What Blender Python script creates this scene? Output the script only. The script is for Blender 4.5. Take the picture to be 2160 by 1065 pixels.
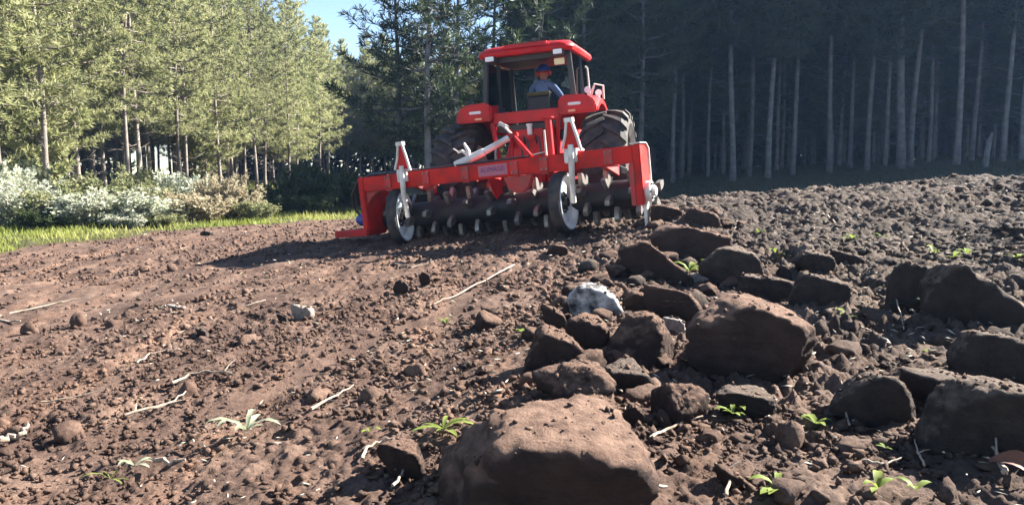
import bpy, bmesh, math, random
import numpy as np
from mathutils import Vector, Matrix

R = math.radians
SC = bpy.context.scene
COL = SC.collection
for o in list(bpy.data.objects):
    bpy.data.objects.remove(o)

# ------------------------------------------------------------------ camera, world, sun, exposure
CAM_Z, PITCH, FPX = 1.1, R(6.1), 1600.0
cam = bpy.data.objects.new('camera', bpy.data.cameras.new('camera'))
COL.objects.link(cam)
cam.location = (0, 0, CAM_Z)
cam.rotation_euler = (R(90) - PITCH, 0, 0)
cam.data.sensor_width = 36.0
cam.data.lens = FPX / 2160 * 36.0
cam.data.clip_start = 0.05
cam.data.clip_end = 3000
SC.camera = cam

SUN_AZ, SUN_EL = R(66), R(36)          # azimuth measured from +Y towards +X
sd = Vector((math.sin(SUN_AZ) * math.cos(SUN_EL), math.cos(SUN_AZ) * math.cos(SUN_EL), math.sin(SUN_EL)))
W = bpy.data.worlds.new('World')
SC.world = W
W.use_nodes = True
nt = W.node_tree
bg = nt.nodes['Background']
sky = nt.nodes.new('ShaderNodeTexSky')
sky.sky_type = 'NISHITA'
sky.sun_disc = False
sky.sun_elevation = SUN_EL
sky.sun_rotation = SUN_AZ
sky.air_density = 0.8
sky.dust_density = 0.2
sky.ozone_density = 1.0
nt.links.new(sky.outputs[0], bg.inputs[0])
bg.inputs[1].default_value = 0.05

sl = bpy.data.lights.new('sun', 'SUN')
sl.energy = 5.0
sl.angle = R(0.5)
sl.color = (1.0, 0.95, 0.87)
sun = bpy.data.objects.new('sun', sl)
COL.objects.link(sun)
sun.rotation_euler = sd.to_track_quat('Z', 'Y').to_euler()
sun.location = sd * 60

SC.view_settings.view_transform = 'Standard'
SC.view_settings.look = 'None'
SC.view_settings.exposure = 2.5
SC.view_settings.gamma = 1.0
SC.render.engine = 'CYCLES'
SC.cycles.use_denoising = True
SC.cycles.max_bounces = 6
SC.cycles.transparent_max_bounces = 12
SC.cycles.caustics_reflective = False
SC.cycles.caustics_refractive = False

# ------------------------------------------------------------------ helpers: names, meshes
def tag(o, label=None, cat=None, group=None, kind=None):
    if label: o['label'] = label
    if cat: o['category'] = cat
    if group: o['group'] = group
    if kind: o['kind'] = kind
    return o

def empty(name, label=None, cat=None, group=None, mat=None):
    o = bpy.data.objects.new(name, None)
    COL.objects.link(o)
    o.empty_display_size = 0.1
    if mat is not None: o.matrix_world = mat
    return tag(o, label, cat, group)

def link(name, me, m=None, parent=None):
    o = bpy.data.objects.new(name, me)
    COL.objects.link(o)
    if m is not None and len(me.materials) == 0: me.materials.append(m)
    if parent is not None: o.parent = parent
    return o

def np_mesh(name, V, T, smooth=True):
    """fast mesh from an (n,3) vertex array and an (m,k) face array"""
    V = np.asarray(V, np.float32); T = np.asarray(T, np.int32)
    me = bpy.data.meshes.new(name)
    k = T.shape[1]
    me.vertices.add(len(V)); me.vertices.foreach_set('co', V.ravel())
    me.loops.add(T.size); me.loops.foreach_set('vertex_index', T.ravel())
    me.polygons.add(len(T))
    me.polygons.foreach_set('loop_start', np.arange(0, T.size, k, dtype=np.int32))
    me.polygons.foreach_set('loop_total', np.full(len(T), k, np.int32))
    me.update(calc_edges=True)
    if smooth: me.polygons.foreach_set('use_smooth', np.ones(len(T), bool))
    return me

class MB:
    """collects simple solids into ONE mesh"""
    def __init__(s): s.v, s.f = [], []
    def add(s, V, Fc):
        b = len(s.v); s.v += [tuple(p) for p in V]; s.f += [tuple(i + b for i in q) for q in Fc]; return s
    def box(s, x0, x1, y0, y1, z0, z1, M=None):
        V = [(x, y, z) for z in (z0, z1) for y in (y0, y1) for x in (x0, x1)]
        if M is not None: V = [M @ Vector(p) for p in V]
        return s.add(V, [(0, 2, 3, 1), (4, 5, 7, 6), (0, 1, 5, 4), (2, 6, 7, 3), (0, 4, 6, 2), (1, 3, 7, 5)])
    def bar(s, a, b, w, h=None, up=(0, 0, 1)):
        a, b = Vector(a), Vector(b); h = h or w
        d = (b - a).normalized(); side = d.cross(Vector(up))
        if side.length < 1e-4: side = d.cross(Vector((1, 0, 0)))
        side.normalize(); u = side.cross(d)
        V = [p + side * sx * w / 2 + u * su * h / 2 for p in (a, b) for sx, su in ((-1, -1), (1, -1), (1, 1), (-1, 1))]
        return s.add(V, [(0, 1, 2, 3)[::-1], (4, 5, 6, 7), (0, 1, 5, 4), (1, 2, 6, 5), (2, 3, 7, 6), (3, 0, 4, 7)])
    def cyl(s, a, b, r0, r1=None, n=14):
        return s.tube([a, b], [r0, r0 if r1 is None else r1], n)
    def tube(s, pts, r, n=8):
        pts = [Vector(p) for p in pts]
        if not hasattr(r, '__len__'): r = [r] * len(pts)
        t0 = (pts[1] - pts[0]).normalized()
        ref = Vector((0, 0, 1)) if abs(t0.z) < 0.9 else Vector((1, 0, 0))
        u = t0.cross(ref).normalized(); V = []
        for i, p in enumerate(pts):
            t = (pts[min(i + 1, len(pts) - 1)] - pts[max(i - 1, 0)]).normalized()
            u = (u - t * u.dot(t)).normalized(); w = t.cross(u)
            V += [p + (u * math.cos(2 * math.pi * k / n) + w * math.sin(2 * math.pi * k / n)) * r[i] for k in range(n)]
        Fc = [(i * n + k, i * n + (k + 1) % n, (i + 1) * n + (k + 1) % n, (i + 1) * n + k) for i in range(len(pts) - 1) for k in range(n)]
        Fc += [tuple(range(n))[::-1], tuple((len(pts) - 1) * n + k for k in range(n))]
        return s.add(V, Fc)
    def lathe(s, prof, n=32, M=None):
        """profile of (radius, x) spun about the local X axis"""
        V = [(x, r * math.cos(2 * math.pi * k / n), r * math.sin(2 * math.pi * k / n)) for r, x in prof for k in range(n)]
        if M is not None: V = [M @ Vector(p) for p in V]
        return s.add(V, [(i * n + k, i * n + (k + 1) % n, (i + 1) * n + (k + 1) % n, (i + 1) * n + k) for i in range(len(prof) - 1) for k in range(n)])
    def prism(s, poly, a0, a1, axis='x'):
        """polygon in the plane across `axis`, pushed from a0 to a1"""
        n = len(poly)
        def P(p, a): return {'x': (a, p[0], p[1]), 'y': (p[0], a, p[1]), 'z': (p[0], p[1], a)}[axis]
        V = [P(p, a0) for p in poly] + [P(p, a1) for p in poly]
        return s.add(V, [tuple(range(n))[::-1], tuple(range(n, 2 * n))] + [(i, (i + 1) % n, (i + 1) % n + n, i + n) for i in range(n)])
    def build(s, name, m, parent=None, bevel=0.0, angle=35, seg=2, sub=0):
        me = bpy.data.meshes.new(name)
        me.from_pydata([tuple(p) for p in s.v], [], s.f)
        bm = bmesh.new(); bm.from_mesh(me)
        bmesh.ops.recalc_face_normals(bm, faces=bm.faces)
        if bevel:
            es = [e for e in bm.edges if len(e.link_faces) == 2 and e.calc_face_angle(0) > R(30)]
            bmesh.ops.bevel(bm, geom=es, offset=bevel, segments=seg, affect='EDGES', clamp_overlap=True)
        bm.to_mesh(me); bm.free()
        me.shade_smooth(); me.set_sharp_from_angle(angle=R(angle))
        return link(name, me, m, parent)

# ------------------------------------------------------------------ helpers: noise
def _hash(ix, iy, seed):
    h = (ix.astype(np.int64) * 374761393 + iy.astype(np.int64) * 668265263 + seed * 974711) & 0xffffffff
    h = ((h ^ (h >> 13)) * 1274126177) & 0xffffffff
    return ((h ^ (h >> 16)) & 0xffff) / 65535.0
def vnoise(x, y, seed=0):
    ix, iy = np.floor(x), np.floor(y); fx, fy = x - ix, y - iy
    fx = fx * fx * fx * (fx * (fx * 6 - 15) + 10); fy = fy * fy * fy * (fy * (fy * 6 - 15) + 10)
    a, b = _hash(ix, iy, seed), _hash(ix + 1, iy, seed); c, d = _hash(ix, iy + 1, seed), _hash(ix + 1, iy + 1, seed)
    return (a + (b - a) * fx) * (1 - fy) + (c + (d - c) * fx) * fy
def fbm(x, y, seed=0, octv=4, gain=0.5):
    s = np.zeros_like(x); a, n = 1.0, 0.0
    c, sn = math.cos(0.6), math.sin(0.6)
    for k in range(octv):
        s += a * (vnoise(x, y, seed + k) * 2 - 1); n += a; a *= gain
        x, y = (c * x - sn * y) * 2.03 + 7.1, (sn * x + c * y) * 2.03 + 3.7
    return s / n
def worley(x, y, seed=0):
    ix, iy = np.floor(x), np.floor(y); best = np.full(x.shape, 9.0)
    for dx in (-1, 0, 1):
        for dy in (-1, 0, 1):
            cx, cy = ix + dx, iy + dy
            px, py = cx + _hash(cx, cy, seed), cy + _hash(cx, cy, seed + 57)
            best = np.minimum(best, (px - x) ** 2 + (py - y) ** 2)
    return np.sqrt(best)

# ------------------------------------------------------------------ helpers: materials
def nd(t, ty, **kw):
    n = t.nodes.new(ty)
    for k, v in kw.items(): setattr(n, k, v)
    return n
def mat(name, col, rough=0.6, col2=None, scale=6.0, metal=0.0, bump=0.0, bscale=40.0, dust=None, dustamt=0.5, spec=0.5, coat=0.0, detail=6.0, rand=0.0):
    m = bpy.data.materials.new(name); m.use_nodes = True
    t = m.node_tree; L = t.links.new; p = t.nodes['Principled BSDF']
    p.inputs['Roughness'].default_value = rough; p.inputs['Metallic'].default_value = metal
    p.inputs['Specular IOR Level'].default_value = spec; p.inputs['Coat Weight'].default_value = coat
    tc = nd(t, 'ShaderNodeTexCoord')
    c = nd(t, 'ShaderNodeRGB'); c.outputs[0].default_value = (*col, 1); out = c.outputs[0]
    if col2:
        n = nd(t, 'ShaderNodeTexNoise'); n.inputs['Scale'].default_value = scale; n.inputs['Detail'].default_value = detail; n.inputs['Roughness'].default_value = 0.65
        L(tc.outputs['Object'], n.inputs['Vector'])
        r = nd(t, 'ShaderNodeValToRGB'); r.color_ramp.elements[0].position = 0.36; r.color_ramp.elements[1].position = 0.66
        r.color_ramp.elements[0].color = (*col, 1); r.color_ramp.elements[1].color = (*col2, 1)
        L(n.outputs['Fac'], r.inputs[0]); out = r.outputs[0]
    if dust:
        n = nd(t, 'ShaderNodeTexNoise'); n.inputs['Scale'].default_value = scale * 0.8 + 1.3; n.inputs['Detail'].default_value = 8
        L(tc.outputs['Object'], n.inputs['Vector'])
        mr = nd(t, 'ShaderNodeMapRange'); mr.inputs[1].default_value = 0.42; mr.inputs[2].default_value = 0.75; mr.inputs[4].default_value = dustamt
        L(n.outputs['Fac'], mr.inputs[0])
        mx = nd(t, 'ShaderNodeMixRGB'); L(mr.outputs[0], mx.inputs[0]); L(out, mx.inputs[1]); mx.inputs[2].default_value = (*dust, 1); out = mx.outputs[0]
        ra = nd(t, 'ShaderNodeMapRange'); ra.inputs[3].default_value = rough; ra.inputs[4].default_value = 0.95
        L(mr.outputs[0], ra.inputs[0]); L(ra.outputs[0], p.inputs['Roughness'])
    if rand:
        oi = nd(t, 'ShaderNodeObjectInfo'); hs = nd(t, 'ShaderNodeHueSaturation')
        mr = nd(t, 'ShaderNodeMapRange'); mr.inputs[3].default_value = 1 - rand; mr.inputs[4].default_value = 1 + rand
        L(oi.outputs['Random'], mr.inputs[0]); L(mr.outputs[0], hs.inputs['Value']); L(out, hs.inputs['Color']); out = hs.outputs[0]
    L(out, p.inputs['Base Color'])
    if bump:
        n = nd(t, 'ShaderNodeTexNoise'); n.inputs['Scale'].default_value = bscale; n.inputs['Detail'].default_value = 8; n.inputs['Roughness'].default_value = 0.7
        L(tc.outputs['Object'], n.inputs['Vector'])
        b = nd(t, 'ShaderNodeBump'); b.inputs['Strength'].default_value = bump; b.inputs['Distance'].default_value = 0.02
        L(n.outputs['Fac'], b.inputs['Height']); L(b.outputs[0], p.inputs['Normal'])
    return m

def leaf_mat(name, col, col2, trans=0.35, rand=0.2, scale=1.2, rough=0.6):
    m = bpy.data.materials.new(name); m.use_nodes = True
    t = m.node_tree; L = t.links.new; p = t.nodes['Principled BSDF']; out = t.nodes['Material Output']
    tc = nd(t, 'ShaderNodeTexCoord'); n = nd(t, 'ShaderNodeTexNoise'); n.inputs['Scale'].default_value = scale; n.inputs['Detail'].default_value = 5
    L(tc.outputs['Object'], n.inputs['Vector'])
    r = nd(t, 'ShaderNodeValToRGB'); r.color_ramp.elements[0].position = 0.38; r.color_ramp.elements[1].position = 0.64
    r.color_ramp.elements[0].color = (*col, 1); r.color_ramp.elements[1].color = (*col2, 1); L(n.outputs['Fac'], r.inputs[0])
    oi = nd(t, 'ShaderNodeObjectInfo'); hs = nd(t, 'ShaderNodeHueSaturation')
    mr = nd(t, 'ShaderNodeMapRange'); mr.inputs[3].default_value = 1 - rand; mr.inputs[4].default_value = 1 + rand
    L(oi.outputs['Random'], mr.inputs[0]); L(mr.outputs[0], hs.inputs['Value']); L(r.outputs[0], hs.inputs['Color'])
    L(hs.outputs[0], p.inputs['Base Color']); p.inputs['Roughness'].default_value = rough; p.inputs['Specular IOR Level'].default_value = 0.3
    tr = nd(t, 'ShaderNodeBsdfTranslucent'); L(hs.outputs[0], tr.inputs['Color'])
    mx = nd(t, 'ShaderNodeMixShader'); mx.inputs[0].default_value = trans
    L(p.outputs[0], mx.inputs[1]); L(tr.outputs[0], mx.inputs[2]); L(mx.outputs[0], out.inputs['Surface'])
    return m

# ------------------------------------------------------------------ terrain: a smooth height surface through survey points
CTRL = np.array([
 (0, -20, 0), (-60, -10, -.5), (60, -10, 1), (-4, 0, -.32), (0, 0, 0), (4, 0, .28), (-2, 3, -.14), (0, 3, .08), (2, 3, .22), (-4, 6, -.25), (-1, 6, .09), (1, 6, .24), (3, 6, .42), (6, 6, .62),
 (.63, 8.77, .36), (-1.42, 9.81, .18), (-.6, 11.25, .31), (1.43, 10.67, .46), (-5, 10, -.12), (-8.1, 12, -.12), (-5.4, 16, 0), (-4.05, 18, -.05), (-9, 14.5, -.02), (-12, 19, .06),
 (-15, 24, .14), (-16, 45, .02), (-14, 65, .1), (-30, 40, .3), (-40, 15, .3), (-30, 70, .3),
 (2.4, 12, .58), (4.5, 12, .74), (8.1, 12, .99), (10, 9, 1.0), (13, 13, 1.15), (3, 18, .15), (5, 20, .1), (10, 20, .45), (18, 22, .8), (0, 18, .1), (0, 14, .3),
 (4, 30, .42), (8.6, 30, .74), (12, 30, .95), (19, 30, 1.45), (28, 31, 1.8), (5, 45, .7), (20, 45, 1.6), (0, 60, .4), (-5, 40, .1), (-3, 27, .1), (45, 40, 2.2), (40, 70, 2.2), (0, 130, .5), (90, 110, 2.2), (-90, 110, .5), (60, 15, 2.2)], float)
def _tps(r2): return np.where(r2 > 1e-9, 0.5 * r2 * np.log(np.maximum(r2, 1e-9)), 0.0)
def _solve():
    P = CTRL[:, :2]; n = len(P)
    K = _tps(((P[:, None] - P[None]) ** 2).sum(-1)) + np.eye(n) * 0.35
    Q = np.c_[np.ones(n), P]
    A = np.block([[K, Q], [Q.T, np.zeros((3, 3))]])
    return np.linalg.solve(A, np.r_[CTRL[:, 2], np.zeros(3)])
_W = _solve()
WIND = np.array([(.05, 3.1), (.45, 4.3), (1.0, 6.1), (1.75, 8.2), (2.15, 9.6)])      # line of the stone windrow
SMOOTH = np.array([(.05, 7.0), (-.6, 5.3), (-1.3, 3.9), (-1.9, 3.0)])                # flattened strip left of it
def seg_dist(x, y, pl):
    d = np.full(x.shape, 1e9)
    for a, b in zip(pl[:-1], pl[1:]):
        v = b - a; t = np.clip(((x - a[0]) * v[0] + (y - a[1]) * v[1]) / (v @ v), 0, 1)
        d = np.minimum(d, np.hypot(x - a[0] - t * v[0], y - a[1] - t * v[1]))
    return d
def base_h(x, y):
    x, y = np.atleast_1d(np.asarray(x, float)), np.atleast_1d(np.asarray(y, float))
    z = np.zeros(x.shape)
    for c0 in range(0, x.size, 40000):
        s = slice(c0, c0 + 40000); X = x.ravel()[s]; Y = y.ravel()[s]
        r2 = (X[:, None] - CTRL[None, :, 0]) ** 2 + (Y[:, None] - CTRL[None, :, 1]) ** 2
        z.ravel()[s] = _tps(r2) @ _W[:len(CTRL)] + _W[-3] + _W[-2] * X + _W[-1] * Y
    z = z + 0.10 * np.exp(-(seg_dist(x, y, WIND) / .42) ** 2)
    z = z - 0.025 * np.exp(-(seg_dist(x, y, SMOOTH) / .18) ** 2)
    return z
def gz(x, y): return float(base_h(x, y)[0])
_F = np.array([0, math.cos(PITCH), -math.sin(PITCH)]); _U = np.array([0, math.sin(PITCH), math.cos(PITCH)])
def ray(px, py): return _F + np.array([1., 0, 0]) * (px - 1080) / FPX + _U * (532.5 - py) / FPX
def hit(px, py):
    """where the sight line through a photo pixel meets the ground"""
    d = ray(px, py); t = np.geomspace(1.2, 120, 900); P = np.array([0, 0, CAM_Z]) + d[None] * t[:, None]
    g = P[:, 2] - base_h(P[:, 0], P[:, 1]); k = int(np.argmax(g < 0)) if (g < 0).any() else len(t) - 1
    k = max(k, 1); w = g[k - 1] / (g[k - 1] - g[k] + 1e-9); p = P[k - 1] + (P[k] - P[k - 1]) * min(max(w, 0), 1)
    return Vector(p)
def at(px, py, depth): return Vector(np.array([0, 0, CAM_Z]) + ray(px, py) * depth)
def soil_mask(x, y):
    """1 on the tilled field, 0 on grass and forest floor"""
    n = fbm(x * .7, y * .7, 91, 3) * .5
    left = np.clip((x - np.interp(y, [0, 10, 12, 16, 18, 24, 40], [-9.5, -8.2, -7.9, -5.4, -4.2, -3.5, -3]) + n) / .35, 0, 1)
    far = np.clip((np.interp(x, [-6, -2, 2, 6, 14, 30], [18.2, 18, 17, 19, 20, 21]) - y + n * 2) / .6, 0, 1)
    return left * far

# ground sheet: polar grid about a point behind the camera, fine in view and coarse beyond
def ground():
    ang = np.r_[np.linspace(-100, -41, 14)[:-1], np.linspace(-41, 41, 620), np.linspace(41, 100, 14)[1:]] * math.pi / 180
    rad = np.r_[np.geomspace(.6, 3.2, 12)[:-1], np.geomspace(3.2, 16, 520)[:-1], np.geomspace(16, 40, 110)[:-1], np.geomspace(40, 150, 20)]
    A, Rr = np.meshgrid(ang, rad); x = Rr * np.sin(A); y = -1.2 + Rr * np.cos(A)
    z = base_h(x, y); s = soil_mask(x, y); fade = np.clip((60 - Rr) / 30, 0, 1)
    far = np.clip((26 - Rr) / 8, 0, 1)
    wob = fbm(x * 1.3, y * 1.3, 3, 3)
    rough = np.clip(.72 + .8 * fbm(x * .9, y * .9, 11, 3) + .2 * np.clip(x * .5, -1, 1), .3, 1.3)
    rough *= 1 - .8 * np.exp(-(seg_dist(x, y, SMOOTH) / .13) ** 2)
    tx, ty = x + .085 * fbm(x * 8, y * 8, 21, 3), y + .085 * fbm(x * 8, y * 8, 22, 3)
    big = np.clip(.42 + .45 * np.clip(x * .7, -.6, 1.2) + .9 * fbm(x * .7, y * .7, 13, 2), .12, 1)
    clod = big * (.5 - worley(tx * 8, ty * 8, 5)) * .07 + (.25 + .75 * big) * (.5 - worley(tx * 19, ty * 19, 6)) * .042 + fbm(x * 22, y * 22, 8, 4, .68) * .046
    z = z + s * far * (wob * .035 + fbm(x * 3.2, y * 3.2, 9, 3) * .03 + rough * clod * np.where(Rr > 3.0, 1, .3) + np.clip((x - .8) / 1.5, 0, 1) * (np.abs(fbm(x * 1.6, y * 1.6, 45, 3)) - .2) * .16)
    z = z + (1 - s) * fade * fbm(x * 1.5, y * 1.5, 31, 4) * .06
    nr, na = A.shape; idx = np.arange(nr * na).reshape(nr, na)
    Fq = np.stack([idx[:-1, :-1], idx[1:, :-1], idx[1:, 1:], idx[:-1, 1:]], -1).reshape(-1, 4)[:, ::-1]
    me = np_mesh('ground', np.stack([x, y, z], -1).reshape(-1, 3), Fq, smooth=False)
    at_ = me.attributes.new('soil', 'FLOAT', 'POINT'); at_.data.foreach_set('value', s.ravel().astype(np.float32))
    m = bpy.data.materials.new('tilled_soil'); m.use_nodes = True; t = m.node_tree; L = t.links.new; p = t.nodes['Principled BSDF']
    p.inputs['Roughness'].default_value = 0.95; p.inputs['Specular IOR Level'].default_value = 0.15
    tc = nd(t, 'ShaderNodeTexCoord')
    def noise(sc, det=8, ro=.65):
        n = nd(t, 'ShaderNodeTexNoise'); n.inputs['Scale'].default_value = sc; n.inputs['Detail'].default_value = det; n.inputs['Roughness'].default_value = ro
        L(tc.outputs['Object'], n.inputs['Vector']); return n.outputs['Fac']
    def ramp(f, stops):
        r = nd(t, 'ShaderNodeValToRGB'); e = r.color_ramp.elements
        while len(e) < len(stops): e.new(.5)
        for q, (ps, c) in zip(e, stops): q.position = ps; q.color = (*c, 1)
        L(f, r.inputs[0]); return r.outputs[0]
    def mix(f, a, b, mode='MIX'):
        x_ = nd(t, 'ShaderNodeMixRGB', blend_type=mode)
        if isinstance(f, float): x_.inputs[0].default_value = f
        else: L(f, x_.inputs[0])
        L(a, x_.inputs[1]); L(b, x_.inputs[2]); return x_.outputs[0]
    red = ramp(noise(2.2), [(.3, (.082, .050, .037)), (.5, (.127, .080, .060)), (.72, (.20, .134, .101))])
    grey = ramp(noise(3.1), [(.3, (0.048, 0.038, 0.031)), (.55, (0.088, 0.068, 0.055)), (.75, (0.151, 0.120, 0.100))])
    sx = nd(t, 'ShaderNodeSeparateXYZ'); L(tc.outputs['Object'], sx.inputs[0])
    mr = nd(t, 'ShaderNodeMapRange'); mr.inputs[1].default_value = .2; mr.inputs[2].default_value = 2.6; L(sx.outputs[0], mr.inputs[0])
    soil = mix(mr.outputs[0], red, grey)
    mp = nd(t, 'ShaderNodeMapping'); mp.inputs['Rotation'].default_value = (0, 0, R(-28)); mp.inputs['Scale'].default_value = (2.6, .22, 1); L(tc.outputs['Object'], mp.inputs[0])
    sn_ = nd(t, 'ShaderNodeTexNoise'); sn_.inputs['Scale'].default_value = 1.6; sn_.inputs['Detail'].default_value = 5; L(mp.outputs[0], sn_.inputs['Vector'])
    soil = mix(1.0, soil, ramp(sn_.outputs['Fac'], [(.32, (.72, .72, .74)), (.5, (1, 1, 1)), (.68, (1.4, 1.34, 1.26))]), 'MULTIPLY')
    fine = ramp(noise(55, 6, .75), [(.35, (.55, .55, .55)), (.6, (1, 1, 1)), (.78, (1.45, 1.4, 1.3))])
    soil = mix(1.0, soil, fine, 'MULTIPLY')
    turf = ramp(noise(4.0), [(.3, (.031, .031, .015)), (.55, (.061, .058, .024)), (.75, (.102, .082, .044))])
    av = nd(t, 'ShaderNodeAttribute', attribute_name='soil')
    L(mix(av.outputs['Fac'], turf, soil), p.inputs['Base Color'])
    b = nd(t, 'ShaderNodeBump'); b.inputs['Strength'].default_value = .9; b.inputs['Distance'].default_value = .012
    L(noise(70, 8, .75), b.inputs['Height']); L(b.outputs[0], p.inputs['Normal'])
    o = link('ground', me, m)
    tag(o, 'tilled red-brown field running up to grass and forest floor', 'ground', kind='structure')
    return m
M_SOIL = ground()

# ------------------------------------------------------------------ loose soil: countless clods, one mass
ICO_V, ICO_F = None, None
def ico(sub):
    bm = bmesh.new(); bmesh.ops.create_icosphere(bm, subdivisions=sub, radius=1.0)
    v = np.array([p.co[:] for p in bm.verts]); f = np.array([[q.index for q in fc.verts] for fc in bm.faces]); bm.free(); return v, f
def clods():
    rng = np.random.default_rng(5)
    v0 = np.array([(x, y, z) for z in (-1, 1) for y in (-1, 1) for x in (-1, 1)], float) * .75
    f0 = np.array([(0, 2, 3, 1), (4, 5, 7, 6), (0, 1, 5, 4), (2, 6, 7, 3), (0, 4, 6, 2), (1, 3, 7, 5)])
    n = 150000
    ang = rng.uniform(-40, 40, n) * math.pi / 180; rad = np.exp(rng.uniform(math.log(3.3), math.log(19), n))
    x = rad * np.sin(ang); y = -1.2 + rad * np.cos(ang)
    dens = .5 + 1.1 * fbm(x * 1.1, y * 1.1, 61, 3) + .5 * fbm(x * 4, y * 4, 62, 2) - .7 * np.exp(-(seg_dist(x, y, SMOOTH) / .14) ** 2)
    k = (rng.random(n) < np.clip(dens, .06, 1)) & (soil_mask(x, y) > .6)
    x, y, rad = x[k], y[k], rad[k]; n = len(x)
    size = (.0035 + .026 * rng.random(n) ** 5.5) * np.clip(.5 + rad * .09, .7, 1.7) * np.clip(.85 + x * .12, .65, 1.1)
    z = base_h(x, y) + size * .1 + .008
    tx, ty = x + .085 * fbm(x * 8, y * 8, 21, 3), y + .085 * fbm(x * 8, y * 8, 22, 3)
    z += fbm(x * 1.3, y * 1.3, 3, 3) * .035 + fbm(x * 3.2, y * 3.2, 9, 3) * .03 + (.5 - worley(tx * 8, ty * 8, 5)) * .03
    z += np.clip((x - .8) / 1.5, 0, 1) * (np.abs(fbm(x * 1.6, y * 1.6, 45, 3)) - .2) * .16
    q = rng.normal(size=(n, 3, 3)); q, _ = np.linalg.qr(q)
    sc = size[:, None, None] * rng.uniform(.5, 1.6, (n, 1, 3)); sc[..., 2] *= .75
    V = np.einsum('nvk,nkj->nvj', v0[None] * rng.uniform(.35, 1.35, (n, 8, 3)), q) * sc + np.stack([x, y, z], -1)[:, None]
    T = f0[None] + (np.arange(n) * 8)[:, None, None]
    me = np_mesh('soil_clods', V.reshape(-1, 3), T.reshape(-1, 4), smooth=False)
    a = me.attributes.new('soil', 'FLOAT', 'POINT'); a.data.foreach_set('value', np.ones(len(me.vertices), np.float32))
    tag(link('soil_clods', me, M_SOIL), 'loose crumbled clods of brown earth strewn over the field', 'soil', kind='stuff')
clods()

def lumps():
    rng = np.random.default_rng(15); v0, f0 = ico(3); n = 1900
    ang = rng.uniform(-40, 40, n) * math.pi / 180; rad = np.exp(rng.uniform(math.log(3.3), math.log(18), n)); x = rad * np.sin(ang); y = -1.2 + rad * np.cos(ang)
    dens = .25 + .9 * fbm(x * .9, y * .9, 161, 3) + .35 * np.clip(x * .6, -.6, 1) - .6 * np.exp(-(seg_dist(x, y, SMOOTH) / .2) ** 2)
    k = (rng.random(n) < np.clip(dens, .05, 1)) & (soil_mask(x, y) > .6); x, y = x[k], y[k]; n = len(x)
    size = .018 + .06 * rng.random(n) ** 3.5; z = base_h(x, y) + fbm(x * 1.3, y * 1.3, 3, 3) * .035 + fbm(x * 3.2, y * 3.2, 9, 3) * .03
    V = []
    for i in range(n):
        N = rng.normal(size=(8, 3)); N /= np.linalg.norm(N, axis=1, keepdims=True); r = 1 / np.maximum((v0 @ N.T / rng.uniform(.6, 1.0, 8)).max(1), .75)
        o = rng.uniform(0, 50); q = v0 * r[:, None]; q = q * (1 + .28 * fbm(q[:, 0] * 3 + o + q[:, 2] * 2, q[:, 1] * 3 - q[:, 2] * 2, 7, 3))[:, None]
        a = rng.uniform(0, 6.28); c, s_ = math.cos(a), math.sin(a); q = q * rng.uniform(.6, 1.3, 3) * size[i] * np.array([1, 1, .8]); q = np.stack([q[:, 0] * c - q[:, 1] * s_, q[:, 0] * s_ + q[:, 1] * c, q[:, 2]], -1)
        V.append(q + np.array([x[i], y[i], z[i] + size[i] * .12]))
    T = f0[None] + (np.arange(n) * len(v0))[:, None, None]
    me = np_mesh('earth_lumps', np.concatenate(V), T.reshape(-1, 3), smooth=False); a = me.attributes.new('soil', 'FLOAT', 'POINT'); a.data.foreach_set('value', np.ones(len(me.vertices), np.float32))
    tag(link('earth_lumps', me, M_SOIL), 'broken lumps of turned earth all over the field', 'soil', kind='stuff')
lumps()

M_STRAW = mat('dry_straw', (.336, .288, .208), .8, (.496, .448, .360), 9)
def straw():
    rng = np.random.default_rng(8); n = 5200
    ang = rng.uniform(-38, 38, n) * math.pi / 180; rad = np.exp(rng.uniform(math.log(3.4), math.log(17), n))
    x = rad * np.sin(ang); y = -1.2 + rad * np.cos(ang)
    k = (soil_mask(x, y) > .6) & (rng.random(n) < np.clip(.3 + .3 * np.clip(x * .6, -.5, 1.6) + fbm(x * .8, y * .8, 71, 2) * .8, .06, 1)); x, y, rad = x[k], y[k], rad[k]; n = len(x)
    z = base_h(x, y) + .036 + fbm(x * 1.3, y * 1.3, 3, 3) * .035 + fbm(x * 3.2, y * 3.2, 9, 3) * .03
    a = rng.uniform(0, math.pi, n); ln = rng.uniform(.015, .07, n) * np.clip(.6 + rad * .06, .7, 1.6); w = ln * rng.uniform(.06, .3, n)
    d = np.stack([np.cos(a), np.sin(a), rng.uniform(-.25, .35, n)], -1); s = np.stack([-np.sin(a), np.cos(a), rng.uniform(-.4, .4, n)], -1)
    c = np.stack([x, y, z], -1); up = np.array([0, 0, 1.])
    V = np.stack([c - d * ln[:, None] / 2, c + s * w[:, None] / 2, c + d * ln[:, None] / 2, c - s * w[:, None] / 2, c + up * (w * .4)[:, None]], 1)
    T = np.array([(0, 1, 4), (1, 2, 4), (2, 3, 4), (3, 0, 4), (0, 3, 2), (0, 2, 1)])[None] + (np.arange(n) * 5)[:, None, None]
    tag(link('straw_litter', np_mesh('straw_litter', V.reshape(-1, 3), T.reshape(-1, 3), False), M_STRAW), 'bits of dry straw and root scattered over the tilled soil', 'straw', kind='stuff')
straw()

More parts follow.
